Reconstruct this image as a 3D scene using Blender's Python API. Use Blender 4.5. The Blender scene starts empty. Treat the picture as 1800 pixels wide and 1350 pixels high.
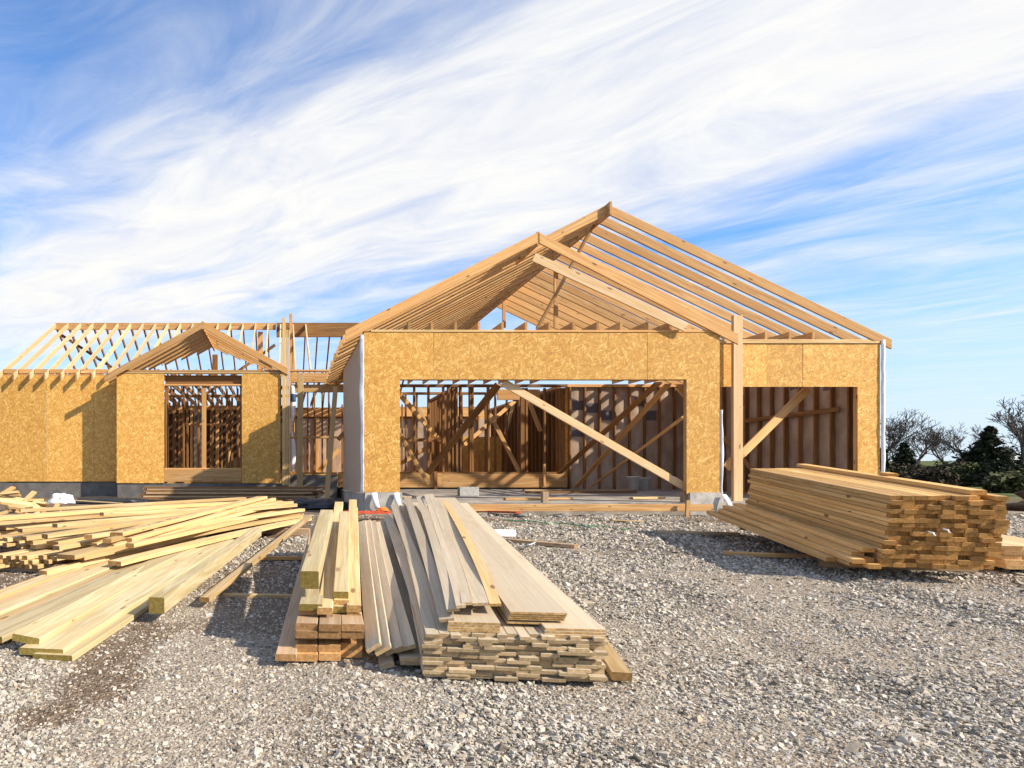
import bpy, bmesh, math, random
import numpy as np
from mathutils import Vector, Matrix, noise as mnoise

random.seed(7)
R = math.radians
S = bpy.context.scene
COL = S.collection

# ---------------------------------------------------------------- camera
F_PX, PX0, PY0, EYE = 1170.0, 497.0, 843.0, 1.0     # photo pixels (1800 wide)
cam_d = bpy.data.cameras.new('camera')
cam = bpy.data.objects.new('camera', cam_d)
COL.objects.link(cam)
cam_d.sensor_width = 36.0
cam_d.lens = 36.0 * F_PX / 1800.0
cam_d.shift_x = (900 - PX0) / 1800.0
cam_d.shift_y = (PY0 - 675) / 1800.0
cam_d.clip_start = 0.05
cam_d.clip_end = 6000
cam.location = (0, 0, EYE)
cam.rotation_euler = (R(90), 0, 0)
S.camera = cam

# ---------------------------------------------------------------- world / sky
SUN_EL, SUN_AZ = R(33), R(120)      # azimuth clockwise from +Y
SUN_V = Vector((math.sin(SUN_AZ) * math.cos(SUN_EL), math.cos(SUN_AZ) * math.cos(SUN_EL), math.sin(SUN_EL)))
SKY_STRENGTH = 0.12
W = bpy.data.worlds.new('World')
S.world = W
W.use_nodes = True
W.cycles.sampling_method = 'MANUAL'
W.cycles.sample_map_resolution = 512


class NT:
    """small helper round a node tree"""
    def __init__(self, tree):
        self.t = tree
        tree.nodes.clear()

    def n(self, kind, **kw):
        nd = self.t.nodes.new(kind)
        for k, v in kw.items():
            if k == 'ins':
                for key, val in v.items():
                    sock = nd.inputs[key]
                    if hasattr(val, 'is_output'):
                        self.t.links.new(val, sock)
                    else:
                        sock.default_value = val
            else:
                setattr(nd, k, v)
        return nd

    def math(self, op, a, b=0.0, c=0.0, clamp=False):
        nd = self.n('ShaderNodeMath', operation=op, use_clamp=clamp, ins={0: a, 1: b, 2: c})
        return nd.outputs[0]

    def mix(self, fac, a, b, blend='MIX'):
        nd = self.n('ShaderNodeMix', data_type='RGBA', blend_type=blend, ins={0: fac, 6: a, 7: b})
        return nd.outputs[2]

    def ramp(self, fac, stops, interp='LINEAR'):
        nd = self.n('ShaderNodeValToRGB', ins={0: fac})
        cr = nd.color_ramp
        cr.interpolation = interp
        while len(cr.elements) < len(stops):
            cr.elements.new(0.5)
        for e, (p, c) in zip(cr.elements, stops):
            e.position = p
            e.color = c if len(c) == 4 else (*c, 1)
        return nd.outputs[0]

    def smooth(self, v, lo, hi):
        nd = self.n('ShaderNodeMapRange', interpolation_type='SMOOTHSTEP', ins={0: v, 1: lo, 2: hi, 3: 0.0, 4: 1.0})
        return nd.outputs[0]

    def noise(self, vec, scale, detail=4, rough=0.55, dist=0.0):
        return self.n('ShaderNodeTexNoise', ins={'Vector': vec, 'Scale': scale, 'Detail': detail, 'Roughness': rough, 'Distortion': dist})

    def mapping(self, vec, scale=(1, 1, 1), loc=(0, 0, 0), rot=(0, 0, 0)):
        return self.n('ShaderNodeMapping', ins={'Vector': vec, 'Location': loc, 'Rotation': rot, 'Scale': scale}).outputs[0]


def build_world():
    t = NT(W.node_tree)
    sky = t.n('ShaderNodeTexSky')
    sky.sky_type = 'NISHITA'
    sky.sun_disc = False
    sky.sun_elevation = SUN_EL
    sky.sun_rotation = SUN_AZ
    sky.altitude = 200
    sky.air_density = 1.0
    sky.dust_density = 0.6
    sky.ozone_density = 2.2
    co = t.n('ShaderNodeTexCoord').outputs['Generated']
    sp = t.n('ShaderNodeSeparateXYZ', ins={0: co})
    x, y, z = sp.outputs
    zc = t.math('MAXIMUM', z, 0.035)
    u = t.math('DIVIDE', x, zc)
    v = t.math('DIVIDE', y, zc)
    # cirrus streaks run along a; b counts across the band (a flat cloud sheet overhead)
    a = t.math('MULTIPLY', t.math('SUBTRACT', u, v), 0.7071)
    b = t.math('MULTIPLY', t.math('ADD', u, v), 0.7071)
    p = t.n('ShaderNodeCombineXYZ', ins={0: a, 1: b, 2: 0.0}).outputs[0]
    warp = t.noise(t.mapping(p, (0.45, 0.7, 1)), 1.2, 2, 0.5)
    wv = t.n('ShaderNodeVectorMath', operation='SUBTRACT', ins={0: warp.outputs['Color'], 1: (0.5, 0.5, 0.5)}).outputs[0]
    wv = t.n('ShaderNodeVectorMath', operation='SCALE', ins={0: wv, 3: 0.9}).outputs[0]
    pw = t.n('ShaderNodeVectorMath', operation='ADD', ins={0: p, 1: wv}).outputs[0]
    bw = t.n('ShaderNodeSeparateXYZ', ins={0: pw}).outputs[1]
    # broad cirrus band
    band = t.math('MULTIPLY', t.smooth(bw, 0.80, 1.65), t.math('SUBTRACT', 1.0, t.smooth(bw, 2.35, 2.85)))
    # streaks
    n1 = t.noise(t.mapping(pw, (0.40, 1.55, 1), (3.1, 0.7, 0)), 1.5, 3, 0.5, 0.2).outputs[0]
    n2 = t.noise(t.mapping(pw, (0.85, 2.0, 1), (7.7, 1.2, 0), (0, 0, R(-20))), 2.1, 6, 0.64, 0.6).outputs[0]
    st = t.math('ADD', t.math('MULTIPLY', n1, 0.60), t.math('MULTIPLY', n2, 0.40))
    dens = t.math('ADD', t.math('MULTIPLY', band, 0.62), t.math('MULTIPLY', t.math('SUBTRACT', st, 0.5), 2.25))
    alpha = t.smooth(dens, -0.50, 0.74)
    hz = t.math('SUBTRACT', 1.0, t.smooth(z, 0.02, 0.30))
    lowfade = t.math('ADD', 0.30, t.math('MULTIPLY', t.smooth(z, 0.08, 0.25), 0.70))
    alpha = t.math('MULTIPLY', alpha, lowfade)
    k = 1.0 / SKY_STRENGTH
    blue = t.mix(1.0, sky.outputs[0], (0.62, 0.97, 1.30, 1), 'MULTIPLY')
    base = t.mix(t.math('MULTIPLY', hz, 0.85), blue, (0.46 * k, 0.525 * k, 0.60 * k, 1))
    cl = t.mix(t.smooth(n2, 0.3, 0.68), (0.53 * k, 0.54 * k, 0.575 * k, 1), (0.615 * k, 0.61 * k, 0.595 * k, 1))
    out = t.mix(alpha, base, cl)
    bg = t.n('ShaderNodeBackground', ins={'Color': out, 'Strength': SKY_STRENGTH})
    t.n('ShaderNodeOutputWorld', ins={0: bg.outputs[0]})


build_world()

# ---------------------------------------------------------------- sun
sun_d = bpy.data.lights.new('sun', 'SUN')
sun_d.energy = 4.7
sun_d.angle = R(0.8)
sun_d.color = (1.0, 0.90, 0.74)
sun = bpy.data.objects.new('sun', sun_d)
sun.location = (20, -12, 30)
sun.rotation_euler = SUN_V.to_track_quat('Z', 'Y').to_euler()
COL.objects.link(sun)

S.view_settings.view_transform = 'Standard'
S.view_settings.look = 'None'
S.view_settings.exposure = 0.72
S.view_settings.gamma = 1.0
S.view_settings.use_curve_mapping = False
S.cycles.max_bounces = 4
S.cycles.diffuse_bounces = 3
S.cycles.glossy_bounces = 2
S.cycles.use_adaptive_sampling = True
S.cycles.adaptive_threshold = 0.02


# ================================================================ helpers
def P(px, py, Y):
    """photo pixel at depth Y -> point in metres"""
    return Vector(((px - PX0) * Y / F_PX, Y, EYE - (py - PY0) * Y / F_PX))


def tag(o, label=None, cat=None, group=None, kind=None):
    if label: o['label'] = label
    if cat: o['category'] = cat
    if group: o['group'] = group
    if kind: o['kind'] = kind
    return o


def link(name, me, parent=None, mats=()):
    o = bpy.data.objects.new(name, me)
    COL.objects.link(o)
    if me is not None:
        for m in mats:
            if len(me.materials) < len(mats):
                me.materials.append(m)
    if parent is not None:
        o.parent = parent
    return o


def empty(name, loc):
    o = bpy.data.objects.new(name, None)
    COL.objects.link(o)
    o.location = loc
    o.empty_display_size = 0.3
    return o


def set_parent(o, parent):
    if parent is not None:
        o.parent = parent
        if parent.type == 'EMPTY' or True:
            o.matrix_parent_inverse = MATW[parent.name].inverted()


MATW = {}


def thing(name, loc, label, cat, group=None):
    o = empty(name, loc)
    MATW[o.name] = Matrix.Translation(loc)
    return tag(o, label, cat, group)


def mesh_from(verts, faces, smooth=False):
    me = bpy.data.meshes.new('m')
    me.from_pydata([tuple(v) for v in verts], [], faces)
    if smooth:
        me.polygons.foreach_set('use_smooth', [True] * len(me.polygons))
    me.update()
    return me


BOARD_CACHE = {}


def board_mesh(L, w, t, skew, mats, c=None):
    key = (round(L, 3), round(w, 4), round(t, 4), round(skew, 4), mats[0].name, mats[1].name)
    if key in BOARD_CACHE:
        return BOARD_CACHE[key]
    c = min(0.004, w * .12, t * .16) if c is None else c
    hw, ht = w / 2, t / 2
    prof = [(-hw + c, -ht), (hw - c, -ht), (hw, -ht + c), (hw, ht - c), (hw - c, ht), (-hw + c, ht), (-hw, ht - c), (-hw, -ht + c)]
    vs = []
    for xe in (0.0, L):
        for (yy, zz) in prof:
            vs.append((xe + skew * (zz - ht), yy, zz))
    fs = [[i, 8 + i, 8 + (i + 1) % 8, (i + 1) % 8][::-1] for i in range(8)]
    fs.append(list(range(8))[::-1][::-1][::-1])
    fs.append([8 + i for i in range(8)])
    me = mesh_from(vs, fs)
    me.materials.append(mats[0])
    me.materials.append(mats[1])
    me.polygons[8].material_index = 1
    me.polygons[9].material_index = 1
    bm = bmesh.new(); bm.from_mesh(me); bmesh.ops.recalc_face_normals(bm, faces=bm.faces); bm.to_mesh(me); bm.free()
    BOARD_CACHE[key] = me
    return me


def frame(p0, p1, up=(0, 0, 1), roll=0.0):
    p0, p1 = Vector(p0), Vector(p1)
    ex = (p1 - p0).normalized()
    up = Vector(up)
    if abs(ex.dot(up)) > 0.995:
        up = Vector((0, 1, 0))
    ey = up.cross(ex).normalized()
    ez = ex.cross(ey).normalized()
    m = Matrix((ex, ey, ez)).transposed().to_4x4()
    if roll:
        m = m @ Matrix.Rotation(roll, 4, 'X')
    m.translation = p0
    return m


def board(name, p0, p1, w, t, mats, parent=None, up=(0, 0, 1), anchor='c', roll=0.0, skew=0.0, label=None, cat=None, group=None):
    """timber from p0 to p1; w across, t along `up`; anchor: centre, top or bottom face centre line"""
    p0, p1 = Vector(p0), Vector(p1)
    L = (p1 - p0).length
    me = board_mesh(L, w, t, skew, mats)
    m = frame(p0, p1, up, roll)
    d = {'c': 0, 't': -t / 2, 'b': t / 2}[anchor]
    m.translation = m.translation + (m.to_3x3() @ Vector((0, 0, d)))
    o = bpy.data.objects.new(name, me)
    COL.objects.link(o)
    set_parent(o, parent)
    o.matrix_basis = m
    MATW[o.name] = m
    if label: tag(o, label, cat, group)
    return o


def prism(name, poly, y0, y1, mat, parent=None, axis='Y'):
    """polygon in (x,z) pulled from y0 to y1"""
    n = len(poly)
    ctr = Vector((sum(p[0] for p in poly) / n, (y0 + y1) / 2, sum(p[1] for p in poly) / n))
    vs = [Vector((x, yy, z)) - ctr for yy in (y0, y1) for (x, z) in poly]
    fs = [[i, (i + 1) % n, n + (i + 1) % n, n + i] for i in range(n)]
    fs += [list(range(n))[::-1], [n + i for i in range(n)]]
    me = mesh_from(vs, fs)
    bm = bmesh.new(); bm.from_mesh(me); bmesh.ops.recalc_face_normals(bm, faces=bm.faces); bm.to_mesh(me); bm.free()
    me.materials.append(mat)
    o = bpy.data.objects.new(name, me)
    COL.objects.link(o)
    set_parent(o, parent)
    o.matrix_basis = Matrix.Translation(ctr)
    MATW[o.name] = o.matrix_basis.copy()
    return o


def box(name, lo, hi, mat, parent=None, bevel=0.0):
    lo, hi = Vector(lo), Vector(hi)
    bm = bmesh.new()
    bmesh.ops.create_cube(bm, size=1.0)
    for v in bm.verts:
        v.co = Vector((v.co.x * (hi.x - lo.x), v.co.y * (hi.y - lo.y), v.co.z * (hi.z - lo.z)))
    if bevel:
        bmesh.ops.bevel(bm, geom=list(bm.edges), offset=bevel, segments=1, affect='EDGES')
    me = bpy.data.meshes.new('m'); bm.to_mesh(me); bm.free()
    me.materials.append(mat)
    o = bpy.data.objects.new(name, me)
    COL.objects.link(o)
    set_parent(o, parent)
    o.matrix_basis = Matrix.Translation((lo + hi) / 2)
    MATW[o.name] = o.matrix_basis.copy()
    return o


def tube_obj(name, pts, r, mat, parent=None, n=8, caps=True):
    pts = [Vector(p) for p in pts]
    ctr = pts[0].copy()
    vs, fs = [], []
    for i, p in enumerate(pts):
        d = (pts[min(i + 1, len(pts) - 1)] - pts[max(i - 1, 0)]).normalized()
        s = d.cross(Vector((0, 0, 1)))
        s = s.normalized() if s.length > 1e-4 else Vector((1, 0, 0))
        q = s.cross(d).normalized()
        for k in range(n):
            a = 2 * math.pi * k / n
            vs.append(p - ctr + (s * math.cos(a) + q * math.sin(a)) * r)
    for i in range(len(pts) - 1):
        for k in range(n):
            fs.append([i * n + k, i * n + (k + 1) % n, (i + 1) * n + (k + 1) % n, (i + 1) * n + k])
    if caps:
        fs += [list(range(n))[::-1], [(len(pts) - 1) * n + k for k in range(n)]]
    me = mesh_from(vs, fs, True)
    me.materials.append(mat)
    o = bpy.data.objects.new(name, me)
    COL.objects.link(o)
    set_parent(o, parent)
    o.matrix_basis = Matrix.Translation(ctr)
    MATW[o.name] = o.matrix_basis.copy()
    return o


def grid_sheet(name, fn, nu, nv, mat, parent=None, thick=0.0):
    """sheet of (u,v) in 0..1 through fn -> point"""
    pts = [Vector(fn(i / nu, j / nv)) for j in range(nv + 1) for i in range(nu + 1)]
    ctr = sum(pts, Vector()) / len(pts)
    fs = [[j * (nu + 1) + i, j * (nu + 1) + i + 1, (j + 1) * (nu + 1) + i + 1, (j + 1) * (nu + 1) + i] for j in range(nv) for i in range(nu)]
    me = mesh_from([p - ctr for p in pts], fs, True)
    me.materials.append(mat)
    o = bpy.data.objects.new(name, me)
    COL.objects.link(o)
    set_parent(o, parent)
    o.matrix_basis = Matrix.Translation(ctr)
    MATW[o.name] = o.matrix_basis.copy()
    if thick:
        md = o.modifiers.new('thickness', 'SOLIDIFY'); md.thickness = thick
    return o


def bent_board(name, ctrl, w, t, mats, roll=0.0, seg=10, roll1=None, label=None, cat=None, group=None, anchor='t'):
    """bowed board along a quadratic through three points (top face centre line)"""
    a, m, b = [Vector(c) for c in ctrl]
    q = m * 2 - (a + b) / 2
    def at(s): return a * (1 - s) ** 2 + q * 2 * s * (1 - s) + b * s * s
    fr = frame(a, b)
    inv = fr.inverted()
    hw = w / 2
    vs, fs, mi = [], [], []
    for i in range(seg + 1):
        s = i / seg
        p = at(s)
        d = (at(min(1, s + .02)) - at(max(0, s - .02))).normalized()
        ey = Vector((0, 0, 1)).cross(d).normalized()
        ez = d.cross(ey).normalized()
        rr = roll if roll1 is None else roll + (roll1 - roll) * s
        rm = Matrix.Rotation(rr, 3, d)
        ey, ez = rm @ ey, rm @ ez
        top = 0.0 if anchor == 't' else t / 2
        for (yy, zz) in ((-hw, top - t), (hw, top - t), (hw, top), (-hw, top)):
            vs.append(inv @ (p + ey * yy + ez * zz))
    for i in range(seg):
        for k in range(4):
            fs.append([i * 4 + k, i * 4 + (k + 1) % 4, i * 4 + 4 + (k + 1) % 4, i * 4 + 4 + k][::-1]); mi.append(0)
    fs.append([0, 1, 2, 3]); mi.append(1)
    n = seg * 4
    fs.append([n + 3, n + 2, n + 1, n]); mi.append(1)
    me = mesh_from(vs, fs)
    for m_ in mats: me.materials.append(m_)
    bm = bmesh.new(); bm.from_mesh(me); bmesh.ops.recalc_face_normals(bm, faces=bm.faces); bm.to_mesh(me); bm.free()
    for pl, k in zip(me.polygons, mi): pl.material_index = k
    o = bpy.data.objects.new(name, me)
    COL.objects.link(o)
    o.matrix_basis = fr
    if label: tag(o, label, cat, group)
    return o


# ================================================================ materials
def new_mat(name):
    m = bpy.data.materials.new(name)
    m.use_nodes = True
    return m, NT(m.node_tree)


def finish(t, color, rough=0.7, normal=None, spec=0.3, **kw):
    ins = {'Base Color': color, 'Roughness': rough, 'Specular IOR Level': spec}
    if normal is not None: ins['Normal'] = normal
    ins.update(kw)
    b = t.n('ShaderNodeBsdfPrincipled', ins=ins)
    t.n('ShaderNodeOutputMaterial', ins={0: b.outputs[0]})


def bump(t, h, strength=0.3, dist=0.01):
    return t.n('ShaderNodeBump', ins={'Height': h, 'Strength': strength, 'Distance': dist}).outputs[0]


def obj_coord(t, amount=37.0):
    """object coordinates moved by the object's own random number, so that no two boards match"""
    co = t.n('ShaderNodeTexCoord').outputs['Object']
    rnd = t.n('ShaderNodeObjectInfo').outputs['Random']
    off = t.n('ShaderNodeCombineXYZ', ins={0: t.math('MULTIPLY', rnd, amount), 1: t.math('MULTIPLY', rnd, amount * .37), 2: t.math('MULTIPLY', rnd, amount * .71)}).outputs[0]
    return t.n('ShaderNodeVectorMath', operation='ADD', ins={0: co, 1: off}).outputs[0], rnd


def wood(name, light, dark, warm, knots=0.6, grain=1.0, vary=0.35, stain=0.0, staincol=(0.25, 0.16, 0.09), rough=0.72):
    m, t = new_mat(name)
    co, rnd = obj_coord(t)
    rnd2 = t.n('ShaderNodeTexWhiteNoise', noise_dimensions='1D', ins={'W': t.math('MULTIPLY', rnd, 913.7)}).outputs[0]
    g1 = t.noise(t.mapping(co, (0.9, 26 * grain, 26 * grain)), 1.0, 5, 0.6, 1.2).outputs[0]
    g2 = t.noise(t.mapping(co, (2.5, 110 * grain, 110 * grain)), 1.0, 3, 0.6, 0.4).outputs[0]
    big = t.noise(t.mapping(co, (0.7, 5, 5)), 1.0, 3, 0.5).outputs[0]
    f = t.math('ADD', t.math('MULTIPLY', g1, 0.65), t.math('MULTIPLY', g2, 0.35))
    c = t.mix(t.smooth(f, 0.41, 0.61), (*dark, 1), (*light, 1))
    c = t.mix(t.math('MULTIPLY', t.smooth(big, 0.42, 0.72), 0.6), c, (*warm, 1))
    # board-to-board differences of the timber itself
    c = t.mix(t.math('MULTIPLY', rnd2, vary), c, (*warm, 1))
    val = t.math('ADD', 1.0 - vary * 0.45, t.math('MULTIPLY', rnd, vary * 0.75))
    c = t.n('ShaderNodeHueSaturation', ins={'Hue': 0.5, 'Saturation': 1.0, 'Value': val, 'Color': c}).outputs[0]
    if stain:
        s = t.smooth(t.noise(t.mapping(co, (0.9, 3, 3)), 2.2, 6, 0.65).outputs[0], 0.52, 0.72)
        c = t.mix(t.math('MULTIPLY', s, stain), c, (*staincol, 1))
    kv = t.n('ShaderNodeTexVoronoi', feature='F1', ins={'Vector': t.mapping(co, (3.4, 11, 11)), 'Scale': 1.0, 'Randomness': 1.0})
    ks = t.n('ShaderNodeSeparateColor', ins={0: kv.outputs['Color']}).outputs[0]
    kr = t.math('MULTIPLY', ks, 0.17)
    kd = t.math('SUBTRACT', kv.outputs['Distance'], kr)
    kn = t.math('SUBTRACT', 1.0, t.smooth(kd, -0.03, 0.035))
    kn = t.math('MULTIPLY', kn, t.math('GREATER_THAN', ks, 0.35))
    c = t.mix(t.math('MULTIPLY', kn, knots), c, (0.16, 0.075, 0.03, 1))
    finish(t, c, rough, bump(t, f, 0.18, 0.004), 0.25)
    return m


def end_grain(name, light, dark):
    m, t = new_mat(name)
    co, rnd = obj_coord(t)
    oc = t.n('ShaderNodeTexCoord').outputs['Object']
    sp = t.n('ShaderNodeSeparateXYZ', ins={0: oc})
    cx = t.math('ADD', sp.outputs[1], t.math('MULTIPLY', t.math('SUBTRACT', rnd, 0.5), 0.12))
    cz = t.math('ADD', sp.outputs[2], 0.03)
    rr = t.math('SQRT', t.math('ADD', t.math('MULTIPLY', cx, cx), t.math('MULTIPLY', cz, cz)))
    w = t.math('SINE', t.math('MULTIPLY', rr, 900.0))
    n = t.noise(co, 60, 4, 0.6).outputs[0]
    f = t.math('ADD', t.math('MULTIPLY', w, 0.12), n)
    c = t.mix(t.smooth(f, 0.3, 0.75), (*dark, 1), (*light, 1))
    val = t.math('ADD', 0.7, t.math('MULTIPLY', rnd, 0.55))
    c = t.n('ShaderNodeHueSaturation', ins={'Hue': 0.5, 'Saturation': 1.0, 'Value': val, 'Color': c}).outputs[0]
    finish(t, c, 0.85, bump(t, f, 0.2, 0.003), 0.15)
    return m


def osb(name, tone=1.0):
    m, t = new_mat(name)
    oc, rnd = obj_coord(t, 11.0)
    # the flakes lie in the sheet's own plane (x,z)
    sp = t.n('ShaderNodeSeparateXYZ', ins={0: oc})
    p = t.n('ShaderNodeCombineXYZ', ins={0: sp.outputs[0], 1: sp.outputs[2], 2: 0.0}).outputs[0]
    wn = t.noise(p, 9, 2, 0.5)
    wv = t.n('ShaderNodeVectorMath', operation='SUBTRACT', ins={0: wn.outputs['Color'], 1: (0.5, 0.5, 0.5)}).outputs[0]
    wv = t.n('ShaderNodeVectorMath', operation='SCALE', ins={0: wv, 3: 0.055}).outputs[0]
    p = t.n('ShaderNodeVectorMath', operation='ADD', ins={0: p, 1: wv}).outputs[0]
    val = None; best = None
    for i, (ang, sx, sy) in enumerate(((12, 9, 46), (58, 8, 50), (104, 10, 54), (151, 8, 44), (-25, 13, 62), (82, 12, 66))):
        v = t.n('ShaderNodeTexVoronoi', feature='F1', voronoi_dimensions='2D',
                ins={'Vector': t.mapping(t.mapping(p, rot=(0, 0, R(ang))), (sx, sy, 1), (i * 3.7, i * 1.9, 0)), 'Scale': 1.0, 'Randomness': 1.0})
        sc = t.n('ShaderNodeSeparateColor', ins={0: v.outputs['Color']})
        pr = t.math('SUBTRACT', sc.outputs[1], t.math('MULTIPLY', v.outputs['Distance'], 0.35))
        if val is None:
            val, best = sc.outputs[0], pr
        else:
            win = t.math('GREATER_THAN', pr, best)
            val = t.n('ShaderNodeMix', data_type='FLOAT', ins={0: win, 2: val, 3: sc.outputs[0]}).outputs[0]
            best = t.math('MAXIMUM', best, pr)
    fib = t.noise(t.mapping(p, (30, 120, 1), rot=(0, 0, 0.5)), 1.0, 3, 0.6).outputs[0]
    v2 = t.math('ADD', t.math('MULTIPLY', val, 0.85), t.math('MULTIPLY', fib, 0.22))
    c = t.ramp(v2, [(0.02, (0.20 * tone, 0.085 * tone, 0.016 * tone)), (0.14, (0.42 * tone, 0.205 * tone, 0.045 * tone)),
                    (0.42, (0.49 * tone, 0.25 * tone, 0.052 * tone)), (0.74, (0.58 * tone, 0.32 * tone, 0.075 * tone)), (1.0, (0.75 * tone, 0.49 * tone, 0.175 * tone))])
    big = t.noise(p, 1.6, 3, 0.5).outputs[0]
    c = t.mix(t.math('MULTIPLY', t.smooth(big, 0.45, 0.75), 0.3), c, (0.50 * tone, 0.27 * tone, 0.07 * tone, 1))
    c = t.n('ShaderNodeHueSaturation', ins={'Hue': 0.5, 'Saturation': 1.0, 'Value': t.math('ADD', 0.90, t.math('MULTIPLY', rnd, 0.2)), 'Color': c}).outputs[0]
    dk = t.smooth(t.noise(t.mapping(p, (14, 30, 1), rot=(0, 0, 0.3)), 1.0, 2, 0.5).outputs[0], 0.73, 0.78)
    c = t.mix(t.math('MULTIPLY', dk, 0.75), c, (0.12, 0.055, 0.015, 1))
    finish(t, c, 0.62, bump(t, fib, 0.2, 0.004), 0.3)
    return m


def flat(name, col, rough=0.6, nscale=6, nvar=0.18, spec=0.3, bumpk=0.1, **kw):
    m, t = new_mat(name)
    co, rnd = obj_coord(t)
    n = t.noise(co, nscale, 6, 0.65).outputs[0]
    d = tuple(c * (1 - nvar) for c in col); l = tuple(min(1, c * (1 + nvar)) for c in col)
    c = t.mix(t.smooth(n, 0.3, 0.7), (*d, 1), (*l, 1))
    finish(t, c, rough, bump(t, n, bumpk, 0.01), spec, **kw)
    return m


FIR = (wood('fir_lumber', (0.66, 0.42, 0.19), (0.41, 0.21, 0.075), (0.56, 0.29, 0.10), knots=0.9, vary=0.6), end_grain('fir_end', (0.56, 0.33, 0.14), (0.34, 0.17, 0.06)))
PALEFIR = (wood('pale_fir_lumber', (0.74, 0.55, 0.34), (0.58, 0.38, 0.19), (0.66, 0.43, 0.21), knots=0.8, vary=0.4), end_grain('pale_fir_end', (0.60, 0.38, 0.18), (0.38, 0.21, 0.08)))
PINE = (wood('pine_lumber', (0.66, 0.50, 0.29), (0.44, 0.285, 0.12), (0.58, 0.375, 0.155), knots=0.8, vary=0.65, stain=0.3, staincol=(0.34, 0.22, 0.11)), end_grain('pine_end', (0.50, 0.31, 0.12), (0.28, 0.15, 0.055)))
TREATED = (wood('treated_lumber', (0.57, 0.475, 0.305), (0.345, 0.27, 0.135), (0.52, 0.39, 0.20), knots=0.6, grain=.7, vary=0.5, stain=0.45, staincol=(0.42, 0.41, 0.27)), end_grain('treated_end', (0.30, 0.225, 0.065), (0.17, 0.12, 0.03)))
BUNDLE = (wood('bundle_lumber', (0.70, 0.46, 0.205), (0.48, 0.265, 0.09), (0.59, 0.33, 0.11), knots=0.9, vary=0.85), end_grain('bundle_end', (0.50, 0.265, 0.085), (0.30, 0.145, 0.04)))
GREYFIR = (wood('weathered_lumber', (0.55, 0.40, 0.26), (0.36, 0.24, 0.14), (0.45, 0.29, 0.165), knots=0.6, vary=0.5, stain=0.55), end_grain('weathered_end', (0.46, 0.27, 0.12), (0.26, 0.13, 0.05)))
DARKFIR = (wood('shade_toned_fir', (0.32, 0.165, 0.058), (0.155, 0.072, 0.023), (0.25, 0.113, 0.036), knots=0.6, vary=0.5), end_grain('shade_toned_fir_end', (0.40, 0.22, 0.09), (0.24, 0.12, 0.04)))  # fir darkened to carry interior shade in its colour; also brown stack boards
SIDING = (wood('primed_siding', (0.57, 0.475, 0.345), (0.46, 0.375, 0.26), (0.53, 0.425, 0.295), knots=0.0, grain=1.6, vary=0.35, stain=0.45, staincol=(0.38, 0.25, 0.125), rough=0.6),
          end_grain('siding_edge', (0.52, 0.38, 0.22), (0.35, 0.24, 0.125)))
LAYERED = (SIDING[0], wood('layered_edge', (0.62, 0.42, 0.19), (0.30, 0.17, 0.06), (0.48, 0.28, 0.10), knots=0.0, vary=0.2))
OSBM = osb('strand_board', 1.12)
OSBS = (osb('strand_board_strip', 1.15), end_grain('strand_edge', (0.6, 0.4, 0.17), (0.35, 0.2, 0.07)))
CONC = flat('concrete', (0.42, 0.39, 0.35), 0.85, 5, 0.25, 0.2, 0.25)
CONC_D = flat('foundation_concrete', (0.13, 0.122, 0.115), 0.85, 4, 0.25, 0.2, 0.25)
WRAP = flat('house_wrap_white', (0.80, 0.81, 0.84), 0.45, 9, 0.06, 0.4, 0.3)
WRAPBLUE = flat('house_wrap_print', (0.02, 0.06, 0.16), 0.5, 9, 0.1)
TARP = flat('black_plastic', (0.018, 0.019, 0.022), 0.35, 7, 0.2, 0.5, 0.4)
PVC = flat('white_pvc', (0.78, 0.78, 0.77), 0.35, 9, 0.05, 0.5, 0.05)
REDP = flat('red_paint', (0.36, 0.055, 0.02), 0.55, 12, 0.3)
ORANGE = flat('orange_plastic', (0.85, 0.17, 0.02), 0.5, 12, 0.15)
GREEN = flat('green_string', (0.02, 0.22, 0.10), 0.5, 12, 0.15)
STEEL = flat('galvanised_strap', (0.55, 0.57, 0.58), 0.35, 20, 0.15, 0.5, 0.05, Metallic=0.6)
BUCKET = flat('white_bucket', (0.70, 0.69, 0.66), 0.4, 8, 0.08)
DARKCON = flat('spilled_concrete', (0.20, 0.185, 0.165), 0.95, 20, 0.3, 0.15, 0.6)
BLOCKM = flat('cinder_block', (0.42, 0.41, 0.39), 0.9, 40, 0.25, 0.15, 0.5)
DIRT = flat('dark_soil', (0.055, 0.042, 0.032), 0.95, 9, 0.4, 0.1, 0.8)
BARNRED = flat('barn_red', (0.20, 0.03, 0.025), 0.7, 3, 0.2)
BARNROOF = flat('barn_roof_metal', (0.70, 0.72, 0.74), 0.4, 2, 0.06)
FELT = flat('dark_shingles', (0.035, 0.042, 0.055), 0.8, 6, 0.2)
DARKWALL = flat('painted_shade_wall', (0.045, 0.028, 0.018), 0.9, 6, 0.3)  # near-black colour stands in for the deep shade inside the rooms
NWALL = flat('neighbour_wall', (0.42, 0.40, 0.38), 0.8, 4, 0.08)
BARK = flat('grey_bark', (0.085, 0.072, 0.062), 0.9, 8, 0.3, 0.1, 0.4)
TWIG = flat('bare_twigs', (0.085, 0.068, 0.06), 0.9, 2, 0.25, 0.1, 0.0)
INK = flat('black_ink', (0.02, 0.016, 0.014), 0.7, 30, 0.2)
ROCK = flat('tan_rock', (0.33, 0.26, 0.20), 0.9, 5, 0.3, 0.15, 0.5)


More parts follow.
